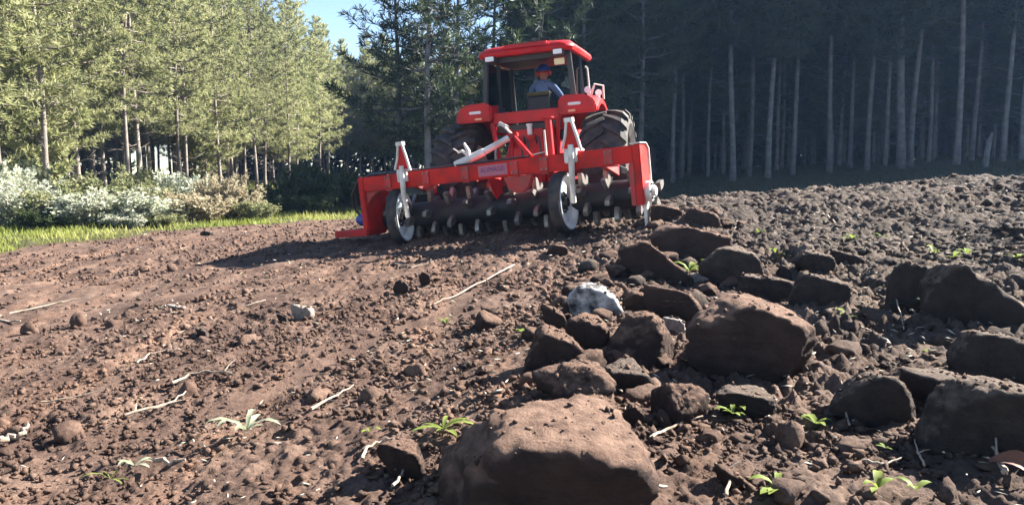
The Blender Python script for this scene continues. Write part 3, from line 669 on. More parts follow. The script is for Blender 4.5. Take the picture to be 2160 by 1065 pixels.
# ------------------------------------------------------------------ driver
def driver():
    m_sh = mat('blue_shirt', (.14, .20, .36), .85, (.10, .15, .30), 12, bump=.5, bscale=25); m_tr = mat('dark_trousers', (.03, .035, .05), .9)
    m_sk = mat('skin', (.30, .13, .08), .55); m_cap = mat('blue_cap_cloth', (.015, .05, .30), .8); m_muff = mat('red_ear_defenders', (.45, .03, .025), .4)
    J = {'pel': ((.01, .56, 1.56), .125), 'waist': ((.01, .57, 1.70), .115), 'chest': ((.02, .61, 1.88), .125), 'upch': ((.02, .63, 1.985), .085), 'neck': ((.025, .645, 2.045), .045), 'head0': ((.03, .665, 2.085), .055), 'head1': ((.035, .675, 2.14), .088), 'head2': ((.035, .675, 2.21), .076)}
    E = [('pel', 'waist'), ('waist', 'chest'), ('chest', 'upch'), ('upch', 'neck'), ('neck', 'head0'), ('head0', 'head1'), ('head1', 'head2')]
    def chain(root, items):
        prev = root
        for nme, p, r in items: J[nme] = (p, r); E.append((prev, nme)); prev = nme
    chain('upch', [('rs', (.165, .625, 1.965), .062), ('re', (.285, .66, 1.80), .047), ('rw', (.27, .86, 1.715), .030), ('rh', (.235, .925, 1.735), .026)])
    chain('upch', [('ls', (-.13, .635, 1.965), .062), ('le', (-.215, .72, 1.785), .045), ('lw', (-.15, .865, 1.755), .028), ('lh', (-.115, .905, 1.775), .026)])
    for s, h in ((1, 'rh'), (-1, 'lh')):
        hx, hy, hz = J[h][0]
        for k in range(4):
            dx = s * (.018 - k * .012); l = (.036, .042, .039, .03)[k]
            chain(h, [('%sf%d' % (h, k), (hx + dx, hy + l * .7, hz + .012), .0085), ('%sg%d' % (h, k), (hx + dx, hy + l, hz - .012), .007)])
        chain(h, [('%st' % h, (hx - s * .028, hy + .012, hz - .004), .009), ('%su' % h, (hx - s * .03, hy + .032, hz - .012), .007)])
    for s, k in ((1, 'r'), (-1, 'l')):
        chain('pel', [(k + 'hip', (s * .10, .60, 1.54), .088), (k + 'kn', (s * .15, .96, 1.55), .065), (k + 'an', (s * .16, 1.02, 1.22), .042), (k + 'to', (s * .17, 1.14, 1.17), .036)])
    names = list(J); me = bpy.data.meshes.new('body_skeleton'); me.from_pydata([J[k][0] for k in names], [(names.index(a), names.index(b)) for a, b in E], [])
    o = bpy.data.objects.new('tmp_body', me); COL.objects.link(o)
    sk = o.modifiers.new('s', 'SKIN'); sk.use_smooth_shade = True; o.modifiers.new('d', 'SUBSURF').levels = 2
    for i, k in enumerate(names):
        sv = me.skin_vertices[0].data[i]; sv.radius = (J[k][1], J[k][1] * (.8 if k in ('pel', 'waist', 'chest', 'upch') else 1)); sv.use_root = (k == 'pel')
    dg = bpy.context.evaluated_depsgraph_get(); dg.update()
    body = bpy.data.meshes.new_from_object(o.evaluated_get(dg)); bpy.data.objects.remove(o)
    body.materials.clear()
    for m_ in (m_sh, m_tr, m_sk): body.materials.append(m_)
    for p in body.polygons:
        c = p.center; hand = min((c - Vector(J['rw'][0])).length, (c - Vector(J['rh'][0])).length, (c - Vector(J['lw'][0])).length, (c - Vector(J['lh'][0])).length) < .07 and c.y > .86 and c.z > 1.68
        p.material_index = 2 if (c.z > 2.055 or (hand and c.y > .875)) else (1 if c.z < 1.60 else 0)
        p.use_smooth = True
    P = link('person', body); P.matrix_world = M_TR
    tag(P, 'driver in blue shirt and blue cap with red ear defenders sitting in the tractor cab', 'person')
    hd = Vector((.035, .675, 2.16))
    b = MB(); b.lathe([(.092, 0), (.094, .02), (.090, .05), (.068, .085), (.034, .102), (.001, .106)], 20, Matrix.Translation(hd + Vector((0, 0, .025))) @ Matrix.Rotation(R(-90), 4, 'Y'))
    b.prism([(-.07, .06), (.07, .06), (.06, .13), (.02, .155), (-.02, .155), (-.06, .13)], 0, .012, 'z'); nv = 12
    b.v[-nv:] = [tuple(Vector(v) + hd + Vector((0, 0, .022))) for v in b.v[-nv:]]
    b.build('cap', m_cap, P, 0, 40)
    for s in (-1, 1):
        b = MB(); b.lathe([(.001, 0), (.036, .0), (.042, .012), (.04, .03), (.02, .042), (.001, .044)], 16, Matrix.Translation(hd + Vector((s * .078, -.005, -.005))) @ (Matrix.Rotation(math.pi if s < 0 else 0, 4, 'Z'))); b.build('ear_defender', m_muff, P)
    b = MB(); b.tube([hd + Vector((.088 * math.cos(a), -.078 * abs(math.sin(a)) - .004, .0)) for a in np.linspace(0, math.pi, 13)], .010, 6); b.build('neck_band', m_muff, P)
    b = MB(); b.tube([hd + Vector((0, .068, .012)), hd + Vector((0, .095, -.012)), hd + Vector((0, .078, -.02))], [.010, .014, .008], 8); b.build('nose', m_sk, P)
    for s in (-1, 1):
        b = MB(); b.cyl(hd + Vector((s * .028, .066, .006)), hd + Vector((s * .028, .074, .006)), .008, n=8); b.build('eye', M_BLK, P)
    b = MB(); b.bar(hd + Vector((-.02, .07, -.042)), hd + Vector((.02, .07, -.042)), .01, .008); b.build('mouth', m_muff, P)
driver()

# ------------------------------------------------------------------ stone rake (mounted implement)
def stone_rake():
    Rp, Lp = Vector((.6325, 8.771, .359)), Vector((-1.416, 9.808, .179)); X = (Rp - Lp).normalized()
    Z = Vector((0, -.03, 1)); Z = (Z - X * Z.dot(X)).normalized(); Y = Z.cross(X); O = (Rp + Lp) / 2
    M0 = Matrix((X, Y, Z)).transposed().to_4x4() @ Matrix.Rotation(R(-1.2), 4, 'Y'); M0.translation = O
    T = empty('stone_rake', 'long red stone rake with toothed rotor and two white gauge wheels behind the tractor', 'implement', mat=M0)
    b = MB(); b.box(-1.60, 2.06, -.10, .10, .725, .915); bo = b.build('main_beam', M_ORNG, T, .014)
    m_dec = mat('decal_film', (.42, .10, .16), .4); m_ink = mat('decal_ink', (.10, .02, .14), .5)
    b = MB(); b.box(.13, .52, -.1035, -.1005, .755, .885); b.build('decal', m_dec, bo)
    cu = bpy.data.curves.new('lettering', 'FONT'); cu.body = 'ALVMAGEI'; cu.size = .082; cu.extrude = .0008; cu.align_x = 'CENTER'; cu.align_y = 'CENTER'
    to = bpy.data.objects.new('tmp_text', cu); COL.objects.link(to); dg = bpy.context.evaluated_depsgraph_get(); tme = bpy.data.meshes.new_from_object(to.evaluated_get(dg)); bpy.data.objects.remove(to)
    tme.materials.clear(); lo = link('lettering', tme, m_ink, bo); lo.location = (.325, -.1055, .825); lo.rotation_euler = (R(90), 0, 0); lo.scale = (.86, 1, 1)
    for x in (-1.2, -.62, -.05, .62, 1.0, 1.78):
        b = MB(); b.box(x - .05, x + .05, -.112, .112, .708, .722); b.box(x - .05, x + .05, -.115, -.101, .74, .90); pl = b.build('mounting_plate', M_REDD, bo, .004)
        for dx in (-.032, .032):
            for z in (.765, .875):
                b = MB(); b.cyl((x + dx, -.115, z), (x + dx, -.127, z), .012, n=6); b.build('bolt', M_STEEL, pl)
    b = MB(); b.tube([(-1.2, -.04, .928), (-.6, -.02, .932), (.1, -.05, .928), (.75, 0, .934), (.95, .3, .98), (.6, .9, 1.1)], .013, 7); b.build('hydraulic_line', M_BLK, T)
    # left end
    b = MB(); b.prism([(-.10, .92), (.12, .92), (.50, .66), (.52, .32), (.30, .18), (-.10, .18)], -1.69, -1.60); b.build('end_plate', M_ORNG, T, .012)
    b = MB(); b.prism([(-1.62, .72), (-1.36, .72), (-1.44, .70), (-1.53, .64), (-1.59, .56), (-1.62, .46)], -.06, .06, 'y'); b.build('gusset', M_REDD, T, .006)
    b = MB(); b.box(-2.16, -1.60, -.13, .30, .155, .245); b.build('side_foot', M_RED, T, .015)
    b = MB(); b.cyl((-1.95, .20, .36), (-1.72, .20, .36), .085, n=18); b.cyl((-2.0, .20, .36), (-1.95, .20, .36), .05, n=14); b.build('hydraulic_motor', M_BLUE, T, .01)
    b = MB(); b.tube([(-1.30, .02, .935), (-1.55, .02, .945), (-1.80, .06, .88), (-1.96, .10, .72), (-2.0, .14, .54), (-1.93, .18, .42)], .016, 8); b.build('hose', M_BLK, T)
    b = MB(); b.tube([(-1.20, .06, .935), (-1.6, .06, .955), (-1.90, .12, .80), (-1.98, .18, .58), (-1.86, .22, .42)], .014, 8); b.build('hose', M_BLK, T)
    # right end
    b = MB(); b.prism([(-.10, .925), (.10, .925), (.18, .87), (.18, .52), (.10, .42), (.0, .40), (-.03, .26), (-.10, .26)], 2.06, 2.14); b.build('end_plate', M_ORNG, T, .012)
    b = MB(); b.prism([(-.13, .94), (.11, .94), (.20, .88), (.20, .48), (.182, .48), (.182, .872), (.10, .927), (-.13, .927)], 2.04, 2.16); b.build('edge_strip', M_PALE, T, .004)
    b = MB(); b.box(1.99, 2.057, -.08, .12, .26, .72); b.build('end_leg', M_REDD, T, .01)
    b = MB(); b.cyl((2.13, .06, .40), (2.20, .06, .40), .115, n=22); b.cyl((2.20, .06, .40), (2.24, .06, .40), .06, n=16); br = b.build('bearing_housing', M_PALE, T, .01)
    for k in range(6):
        a = k * 1.047; b = MB(); b.cyl((2.20, .06 + .09 * math.cos(a), .40 + .09 * math.sin(a)), (2.215, .06 + .09 * math.cos(a), .40 + .09 * math.sin(a)), .014, n=6); b.build('bolt', M_DARKST, br)
    b = MB(); b.prism([(.02, .30), (.12, .30), (.08, .08), (.02, .02)], 2.09, 2.13); b.build('side_tooth', M_PALE, T, .004)
    # rotor with helically set teeth
    b = MB(); b.cyl((-1.60, .40, .34), (2.05, .40, .38), .175, n=28); ro = b.build('rotor_drum', M_DARKST, T, 0, 30)
    tb = MB(); tb.prism([(-.05, 0), (.05, 0), (.045, .09), (.02, .15), (-.035, .165), (-.045, .10)], -.03, .03); tooth = tb.build('tooth', M_STEEL, ro, .004); tme = tooth.data
    k = 0
    for row in range(7):
        for j in range(11):
            x = -1.50 + j * .335 + row * .045; a = row * .898 + j * .55 + .4
            o = tooth if k == 0 else link('tooth', tme, None, ro); k += 1
            o.matrix_basis = Matrix.Translation((x, .40, .34 + (x + 1.6) * .011)) @ Matrix.Rotation(a, 4, 'X') @ Matrix.Translation((0, 0, .165))
    b = MB(); b.box(-1.58, 2.0, .68, .72, .10, .62); b.build('stone_guard', M_DARKST, T, .006)  # added dark sheet standing in for the shadow below the beam
    for x in (-1.0, .35, 1.6):
        b = MB(); b.prism([(.10, .90), (.10, .74), (.66, .60), (.70, .78), (.5, .86)], x - .03, x + .03); b.build('frame_rib', M_REDD, T, .008)
    b = MB(); b.prism([(.44, .72), (.84, .72), (.78, .58), (.70, .52), (.58, .52), (.50, .58)], -.09, -.02, 'y'); b.build('chain_case', M_REDD, T, .015)
    # gauge wheels with arm, clamp and triangular bracket
    for x in (-1.151, 1.151):
        w = empty('gauge_wheel'); w.parent = T; w.location = (x, .0, .362); w.rotation_euler = (0, 0, R(4 if x > 0 else 15))
        t = MB(); t.lathe([(.285, -.055), (.305, -.068), (.340, -.064), (.358, -.04), (.362, 0), (.358, .04), (.340, .064), (.305, .068), (.285, .055), (.28, 0), (.285, -.055)], 40); t.build('tyre', M_RUB, w, 0, 30)
        t = MB(); t.lathe([(.285, .050), (.318, .072), (.316, .082), (.298, .078), (.272, .05), (.245, .02), (.13, .006), (.125, .002), (.001, .0)], 40); t.lathe([(.285, -.05), (.31, -.072), (.29, -.06), (.245, -.02), (.001, -.012)], 40); rim = t.build('rim', M_WHITE, w, 0, 25)
        t = MB(); t.lathe([(.126, .014), (.12, .018), (.06, .02), (.055, .06), (.001, .065)], 24); t.build('hub', M_DARKST, w, 0, 25)
        for q in range(6):
            a = q * 1.047; t = MB(); t.cyl((.012, .10 * math.cos(a), .10 * math.sin(a)), (.035, .10 * math.cos(a), .10 * math.sin(a)), .013, n=6); t.build('wheel_bolt', M_STEEL, rim)
        b = MB(); b.tube([(x + .22, -.16, 1.0), (x + .215, -.16, .84), (x + .20, -.15, .68), (x + .165, -.08, .52), (x + .13, -.01, .355)], [.032, .036, .034, .030, .034], 10); b.build('wheel_arm', M_PALE, T, 0, 40)
        b = MB(); b.box(x + .12, x + .27, -.145, -.10, .80, .96); b.box(x + .12, x + .27, -.145, .13, .925, .955); b.build('clamp', M_PALE, T, .008)
        pl = MB(); pl.prism([(x + .12, .96), (x + .32, .96), (x + .27, 1.12), (x + .235, 1.26), (x + .185, 1.26), (x + .165, 1.1)], -.13, -.105, 'y'); po = pl.build('bracket_plate', M_ORNG, T, .004)
        b = MB(); b.tube([(x + .10, -.135, .96), (x + .155, -.135, 1.10), (x + .185, -.135, 1.27)], .017, 8); b.tube([(x + .33, -.135, .93), (x + .285, -.135, 1.12), (x + .245, -.135, 1.27)], .019, 8); b.box(x + .165, x + .265, -.16, -.09, 1.25, 1.30); b.build('bracket_edge_sunlit', M_PALE, po, .003)  # sunlit plate edges painted in as pale bars
    # head stock
    A = (.42, .34, 1.225)
    b = MB(); b.bar((.80, .02, .92), A, .04, .05); b.bar((.47, .02, .92), A, .035, .04); b.bar((A[0] - .10, A[1], A[2]), (A[0] + .07, A[1], A[2] + .005), .06, .05); b.build('mast', M_RED, T, .008)
    b = MB(); b.cyl((-.24, -.01, .925), (.10, .15, 1.06), .050, n=16); b.cyl((.10, .15, 1.06), (.37, .32, 1.20), .042, .038, 16); b.build('brace_cylinder', M_PALE, T, .006)
    b = MB(); b.tube([(-.08, .06, 1.02), (-.07, .06, 1.09), (-.12, .06, 1.19)], [.035, .028, .016], 8); b.tube([(-.09, .06, 1.05), (-.16, .06, 1.10), (-.22, .06, 1.085)], [.024, .018, .012], 8); b.tube([(-.21, .06, 1.09), (-.29, .08, 1.14)], .008, 6); b.build('hook_bracket', M_PALE, T)
    b = MB(); b.cyl(A, (-.02, 1.0, 1.40), .016, n=8); b.cyl((.05, .95, 1.385), (-.16, 1.15, 1.47), .024, n=10); b.cyl((.03, .98, 1.36), (-.15, 1.17, 1.44), .010, n=8); b.build('top_link', M_PALE, T)
    b = MB(); b.cyl((1.03, .06, .92), (1.03, .06, 1.34), .040, n=16); b.cyl((1.03, .06, 1.34), (1.03, .06, 1.36), .075, n=16); b.build('parking_jack', M_RED, T, .006)
    b = MB(); b.cyl((.96, .08, .92), (.96, .08, 1.22), .014, n=8); b.build('jack_rod', M_PALE, T)
    for x in (.15, 1.0):
        b = MB(); b.prism([(.08, .88), (.40, .74), (.42, .42), (.30, .42), (.10, .70)], x - .02, x + .02); b.build('hitch_plate', M_RED, T, .008)
stone_rake()

# ------------------------------------------------------------------ rocks of the windrow
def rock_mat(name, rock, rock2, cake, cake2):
    """raw stone, shade painted into its dark sides; upward faces caked with dried earth"""
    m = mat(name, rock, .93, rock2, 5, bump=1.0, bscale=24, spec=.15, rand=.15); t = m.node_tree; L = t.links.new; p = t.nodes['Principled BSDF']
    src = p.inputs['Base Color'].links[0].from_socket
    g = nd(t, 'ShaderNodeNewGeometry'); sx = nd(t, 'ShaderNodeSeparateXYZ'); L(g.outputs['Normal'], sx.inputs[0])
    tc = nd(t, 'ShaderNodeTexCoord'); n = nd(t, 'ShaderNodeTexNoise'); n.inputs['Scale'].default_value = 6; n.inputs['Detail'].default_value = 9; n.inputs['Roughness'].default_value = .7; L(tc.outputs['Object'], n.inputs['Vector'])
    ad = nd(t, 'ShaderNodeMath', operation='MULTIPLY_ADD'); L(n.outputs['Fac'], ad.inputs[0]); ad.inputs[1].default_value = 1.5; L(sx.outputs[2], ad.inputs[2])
    mr = nd(t, 'ShaderNodeMapRange'); mr.inputs[1].default_value = 1.0; mr.inputs[2].default_value = 1.5; L(ad.outputs[0], mr.inputs[0])  # earth cakes the tops; the dark sides carry painted shade
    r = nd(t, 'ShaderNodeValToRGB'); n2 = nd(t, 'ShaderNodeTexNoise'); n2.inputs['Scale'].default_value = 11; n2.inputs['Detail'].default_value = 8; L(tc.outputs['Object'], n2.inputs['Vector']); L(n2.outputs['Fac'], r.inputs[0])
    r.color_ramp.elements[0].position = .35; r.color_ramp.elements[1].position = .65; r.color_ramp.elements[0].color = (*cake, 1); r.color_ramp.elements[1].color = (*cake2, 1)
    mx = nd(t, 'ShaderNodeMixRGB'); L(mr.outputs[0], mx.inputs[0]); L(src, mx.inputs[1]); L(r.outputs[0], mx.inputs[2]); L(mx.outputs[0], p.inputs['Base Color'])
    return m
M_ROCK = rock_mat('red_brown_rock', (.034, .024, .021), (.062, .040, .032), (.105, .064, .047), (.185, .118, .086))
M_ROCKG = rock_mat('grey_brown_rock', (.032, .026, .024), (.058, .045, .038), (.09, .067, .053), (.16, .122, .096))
M_ROCKW = mat('pale_stone', (.286, .252, .218), .85, (.190, .150, .122), 9, bump=.6, bscale=30, dust=(.136, .088, .068), dustamt=.5)
M_ROCKBW = mat('white_patched_rock', (.02, .02, .022), .85, (.62, .58, .54), 3.4, bump=.8, bscale=25, detail=3)
def rock_mesh(seed, planes=(), sub=4, nz=.07, soft=10.0, nplane=9):
    rng = np.random.default_rng(seed); v, f = ico(sub)
    N = rng.normal(size=(nplane * 4, 3)); N /= np.linalg.norm(N, axis=1, keepdims=True)
    if planes: N = N[~((N[:, 1] < -.2) & (N[:, 2] > .05) & (N[:, 2] < .93))]
    N = N[:nplane]; d = rng.uniform(.72, 1.0, len(N))
    if planes:
        pn = np.array([p[:3] for p in planes], float); pn /= np.linalg.norm(pn, axis=1, keepdims=True); N = np.r_[N, pn]; d = np.r_[d, [p[3] for p in planes]]
    c = v @ N.T / d[None]; r = 1.0 / (np.log(np.exp(soft * np.maximum(c, 0)).sum(1)) / soft)       # soft polyhedron
    p = v * r[:, None]
    def n3(q, s): return (fbm(q[:, 0] * s + 11, q[:, 1] * s, seed, 4, .55) + fbm(q[:, 1] * s + 31, q[:, 2] * s, seed + 9, 4, .55) + fbm(q[:, 2] * s + 53, q[:, 0] * s, seed + 17, 4, .55)) * .62
    p = p * (1 + nz * n3(p, 1.6) + nz * .7 * n3(p + 5, 4.2) + nz * .6 * n3(p + 9, 10.0) + nz * .3 * n3(p + 3, 23.0))[:, None]
    lo, hi = p.min(0), p.max(0); p = (p - (lo + hi) / 2) / (hi - lo)                                # unit box
    return np_mesh('rock', p, f)
def put_rock(seed, box, label, m=M_ROCK, deep=.8, bury=.32, planes=None, sub=4, base=None, group='rocks of the stone windrow', name='rock', cat='rock', nz=.07, rz=0.0):
    x0, y0, x1, y1 = box
    p = hit((x0 + x1) / 2, base or y1); d = (p - Vector((0, 0, CAM_Z))).dot(Vector(_F))
    w = (x1 - x0) / FPX * d; h = (y1 - y0) / FPX * d * 1.0
    planes = planes if planes is not None else [(-.3, -1, -.12, .52), (.25, -.08, 1, .66), (1, .1, .35, .80)]
    o = link(name, rock_mesh(seed, planes, sub, nz), m)
    hh = h * (1 + bury)
    o.scale = (w, w * deep, hh); o.location = (p.x, p.y + w * deep * .35, p.z - h * bury + hh / 2 - .012)
    if rz: o.rotation_euler = (0, 0, rz)
    tag(o, label, cat, group)
    return o
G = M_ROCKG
RK = [
 ((900, 892, 1392, 1120), 'largest foreground boulder with a flat red dusty top, cut by the bottom edge', M_ROCK, 1.0, [(-.05, -1, -.12, .46), (.06, -.12, 1, .58), (1, .1, .45, .80), (-.8, -.2, .75, .84), (.45, -.15, 1, .70)], 5),
 ((1455, 628, 1740, 800), 'big dark boulder right of the windrow with a sunlit top and right edge', M_ROCK, .8, [(-.25, -1, -.12, .46), (.45, -.1, 1, .60), (1, -.1, .4, .80), (-.6, -.2, .9, .74)], 5),
 ((1757, 780, 1960, 892), 'rounded brown boulder alone in the right foreground, left of two at the edge', G, .8, [(-.45, -1, -.1, .5), (.35, .1, 1, .74), (1, -.35, .4, .82)], 5),
 ((1925, 782, 2098, 872), 'brown boulder behind the arching dry stem at right', G, .8, None, 4),
 ((1985, 806, 2215, 968), 'large dark boulder cut by the right edge of the picture', G, .8, [(-.45, -1, -.1, .5), (.2, 0, 1, .72), (-.7, -.2, .8, .75)], 5),
 ((1102, 686, 1236, 782), 'rounded rock at the left flank of the windrow below the white-patched stone', M_ROCK, .85, None, 4),
 ((1190, 662, 1292, 748), 'reddish rock wedged between two rounded rocks in the windrow middle', M_ROCK, .85, None, 4),
 ((1276, 655, 1432, 768), 'broad rough brown rock in the middle of the windrow left of the big dark boulder', M_ROCK, .85, [(-.5, -1, .5, .80), (.2, 0, 1, .78), (1, -.3, .6, .8)], 5),
 ((1196, 596, 1322, 676), 'black rock with white patches near the right gauge wheel', M_ROCKBW, .7, None, 4),
 ((1362, 600, 1486, 690), 'smooth rounded rock with a sunlit right side above the big dark boulder', M_ROCK, .9, [(-.6, -1, -.1, .52), (.4, .2, 1, .75)], 4),
 ((1122, 766, 1302, 868), 'wide pitted rock directly behind the largest foreground boulder', M_ROCK, .85, [(-.2, -1, .7, .80), (.3, 0, 1, .76)], 5),
 ((1262, 756, 1376, 826), 'flat-topped wedge of rock in the windrow above the foreground boulder', G, .8, [(0, -1, -.3, .62), (.1, -.3, 1, .6)], 4),
 ((1212, 830, 1312, 908), 'dark squarish rock touching the back of the foreground boulder', M_ROCK, .8, None, 4),
 ((1300, 846, 1366, 908), 'small crumbly red rock right behind the foreground boulder', M_ROCK, .9, None, 4),
 ((1382, 806, 1506, 905), 'crusty sunlit lump of red earth and rock right of the foreground boulder', M_ROCK, .8, [(-1, -.4, .2, .62), (.2, -.6, .8, .8)], 4),
 ((1512, 816, 1642, 876), 'low dark flat rock below the big dark boulder', G, .8, None, 4),
 ((1310, 507, 1462, 596), 'angular dark rock with a bright right slope behind the white-patched stone', M_ROCK, .8, [(-.5, -1, -.1, .5), (.7, .1, .8, .66), (-.5, -.1, .9, .76)], 5),
 ((1376, 472, 1548, 556), 'long dark ledge of rock at the upper windrow near the rake end', M_ROCK, .7, [(-.25, -1, -.1, .5), (.3, .1, 1, .66)], 5),
 ((1482, 517, 1612, 606), 'tan sloping rock at the upper right of the windrow', G, .8, None, 4),
 ((1446, 436, 1522, 484), 'blocky rock at the far end of the windrow beside the rake', M_ROCK, .8, [(-.7, -1, 0, .66), (.3, 0, 1, .72)], 4),
 ((1378, 430, 1448, 474), 'lumpy rock under the right end plate of the rake', M_ROCK, .8, None, 4),
 ((1562, 576, 1692, 636), 'dark low rock with thin slab beside it in the right windrow', G, .7, [(0, -1, 0, .64), (.1, 0, 1, .62)], 4),
 ((1672, 570, 1794, 662), 'crumbling brown earth lump right of the windrow', G, .8, None, 4),
 ((1682, 526, 1762, 582), 'dark earth lump behind the crumbling brown one', G, .8, None, 4),
 ((1756, 524, 1828, 566), 'sunlit tan stone on the right field behind the earth lumps', G, .8, None, 4),
 ((1972, 552, 2165, 700), 'largest dark earth block in the shade at the right of the field', G, .8, [(-.35, -1, -.08, .48), (.4, 0, 1, .70), (-.7, 0, .8, .78)], 5),
 ((1888, 546, 1988, 660), 'dark earth block left of the largest one at right', G, .8, [(-.55, -1, -.1, .5), (.1, 0, 1, .7)], 4),
 ((2005, 690, 2200, 812), 'shaded earth bank above the boulders at the right edge', G, .7, [(-.25, -1, -.05, .5), (.2, 0, 1, .7)], 4),
 ((1206, 750, 1276, 776), 'flat whitish stone lying on the wide pitted rock', M_ROCKW, .8, None, 3),
 ((1396, 664, 1452, 700), 'pale angular stone left of the big dark boulder', M_ROCKW, .8, None, 3),
 ((1312, 612, 1376, 664), 'reddish stone between the white-patched rock and the smooth rounded rock', M_ROCK, .8, None, 3),
 ((790, 926, 912, 1012), 'small reddish rock left of the largest foreground boulder', M_ROCK, .8, None, 4),
 ((1512, 976, 1572, 1034), 'small red stone at the bottom right of the foreground boulder', M_ROCK, .8, None, 3),
 ((1132, 822, 1184, 854), 'small mossy round stone at the foot of the wide pitted rock', G, .9, None, 3),
 ((612, 638, 660, 670), 'pale jagged stone lying on the open soil at left centre', M_ROCKW, .7, None, 3),
 ((348, 640, 386, 657), 'small pale stone on the soil at far left', M_ROCKW, .7, None, 3),
 ((582, 658, 606, 680), 'small grey stone next to the pale jagged one', G, .8, None, 3),
 ((884, 570, 908, 602), 'small upright stone on the soil below the left gauge wheel', M_ROCK, .8, None, 3),
 ((828, 588, 862, 614), 'small dark stone left of the upright one below the rake', M_ROCKG, .8, None, 3),
 ((1150, 512, 1200, 542), 'tan flat stone just below the right gauge wheel', M_ROCK, .8, None, 3),
 ((1452, 575, 1500, 602), 'small tan stone beside the weeds in the upper windrow', M_ROCKW, .8, None, 3),
 ((1640, 555, 1672, 590), 'small upright dark stone at the right of the windrow', G, .8, None, 3),
 ((1480, 660, 1520, 690), 'small brown stone tucked against the left of the big dark boulder', G, .8, None, 3),
 ((1140, 640, 1196, 700), 'triangular red clod at the left edge of the windrow', M_ROCK, .8, None, 3),
 ((420, 485, 446, 497), 'dark clod on the grass edge at left', G, .8, None, 3),
 ((410, 688, 440, 706), 'dark clod on the smooth soil at left centre', G, .8, None, 3),
]
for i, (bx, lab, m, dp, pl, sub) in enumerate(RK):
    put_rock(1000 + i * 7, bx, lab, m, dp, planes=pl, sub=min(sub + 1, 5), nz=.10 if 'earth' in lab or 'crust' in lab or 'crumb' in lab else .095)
# smaller stones filling the windrow
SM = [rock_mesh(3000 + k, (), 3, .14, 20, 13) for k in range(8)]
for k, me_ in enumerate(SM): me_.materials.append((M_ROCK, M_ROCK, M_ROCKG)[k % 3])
rr_ = random.Random(12)
for i in range(170):
    t = rr_.random() ** .8 * (len(WIND) - 1); j = min(int(t), len(WIND) - 2); q = WIND[j] + (WIND[j + 1] - WIND[j]) * (t - j)
    x = q[0] + rr_.gauss(.1, .34); y = q[1] + rr_.gauss(0, .3); s = (.04 + .12 * rr_.random() ** 2.0) * 1.3
    o = link('small_stone', SM[rr_.randrange(8)]); o.scale = (s, s * rr_.uniform(.7, 1.1), s * rr_.uniform(.55, .85)); o.rotation_euler = (rr_.uniform(-.3, .3), rr_.uniform(-.3, .3), rr_.uniform(0, 6.28)); o.location = (x, y, gz(x, y) + s * .18 + .01)
    tag(o, 'fist-sized brown stone filling gaps in the stone windrow', 'stone', 'small stones of the windrow')
for i in range(70):
    x = rr_.uniform(1.0, 5.5); y = rr_.uniform(3.2, 11.5); s = .05 + .09 * rr_.random() ** 2
    if abs(x / y) > .7: continue
    o = link('small_stone', SM[rr_.choice((2, 5))]); o.scale = (s, s * rr_.uniform(.7, 1.1), s * rr_.uniform(.5, .8)); o.rotation_euler = (0, 0, rr_.uniform(0, 6.28)); o.location = (x, y, gz(x, y) + s * .18 + .01)
    tag(o, 'grey-brown stone scattered on the right side of the field', 'stone', 'stones scattered on the right field')
for i in range(60):
    x = rr_.uniform(-5.5, .2); y = rr_.uniform(3.4, 12); s = .03 + .05 * rr_.random() ** 2
    if abs(x / y) > .7 or y > 8.2 and x > -3: continue
    o = link('small_stone', SM[rr_.choice((0, 1, 3))]); o.scale = (s, s * rr_.uniform(.7, 1.1), s * rr_.uniform(.5, .8)); o.rotation_euler = (0, 0, rr_.uniform(0, 6.28)); o.location = (x, y, gz(x, y) + s * .15 + .01)
    tag(o, 'small red-brown stone lying on the left open soil', 'stone', 'stones scattered on the left field')

def crumbs():
    rng = np.random.default_rng(33); v0, f0 = ico(1); C, S = [], []
    for o in [o for o in bpy.data.objects if o.name.split('.')[0] == 'rock']:
        me = o.data; n = len(me.vertices); co = np.empty(n * 3, np.float32); no = np.empty(n * 3, np.float32); me.vertices.foreach_get('co', co); me.vertices.foreach_get('normal', no)
        co, no = co.reshape(-1, 3), no.reshape(-1, 3); sc = np.array(o.scale); w = co * sc + np.array(o.location); nz = no[:, 2] / sc[2] / np.linalg.norm(no / sc, axis=1)
        idx = np.nonzero(nz > .55)[0]; m = int(120 * min(o.scale.x, .9) ** 1.4) + 5
        if len(idx) == 0: continue
        k = rng.choice(idx, m); C.append(w[k]); S.append(.003 + .012 * rng.random(m) ** 3)
    C, S = np.concatenate(C), np.concatenate(S); n = len(C)
    V = v0[None] * rng.uniform(.5, 1.35, (n, len(v0), 1)) * (S[:, None] * rng.uniform(.6, 1.5, (n, 3)))[:, None] + C[:, None]
    T = f0[None] + (np.arange(n) * len(v0))[:, None, None]; me = np_mesh('soil_crumbs', V.reshape(-1, 3), T.reshape(-1, 3), False)
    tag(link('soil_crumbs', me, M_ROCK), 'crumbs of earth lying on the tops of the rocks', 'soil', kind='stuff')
crumbs()

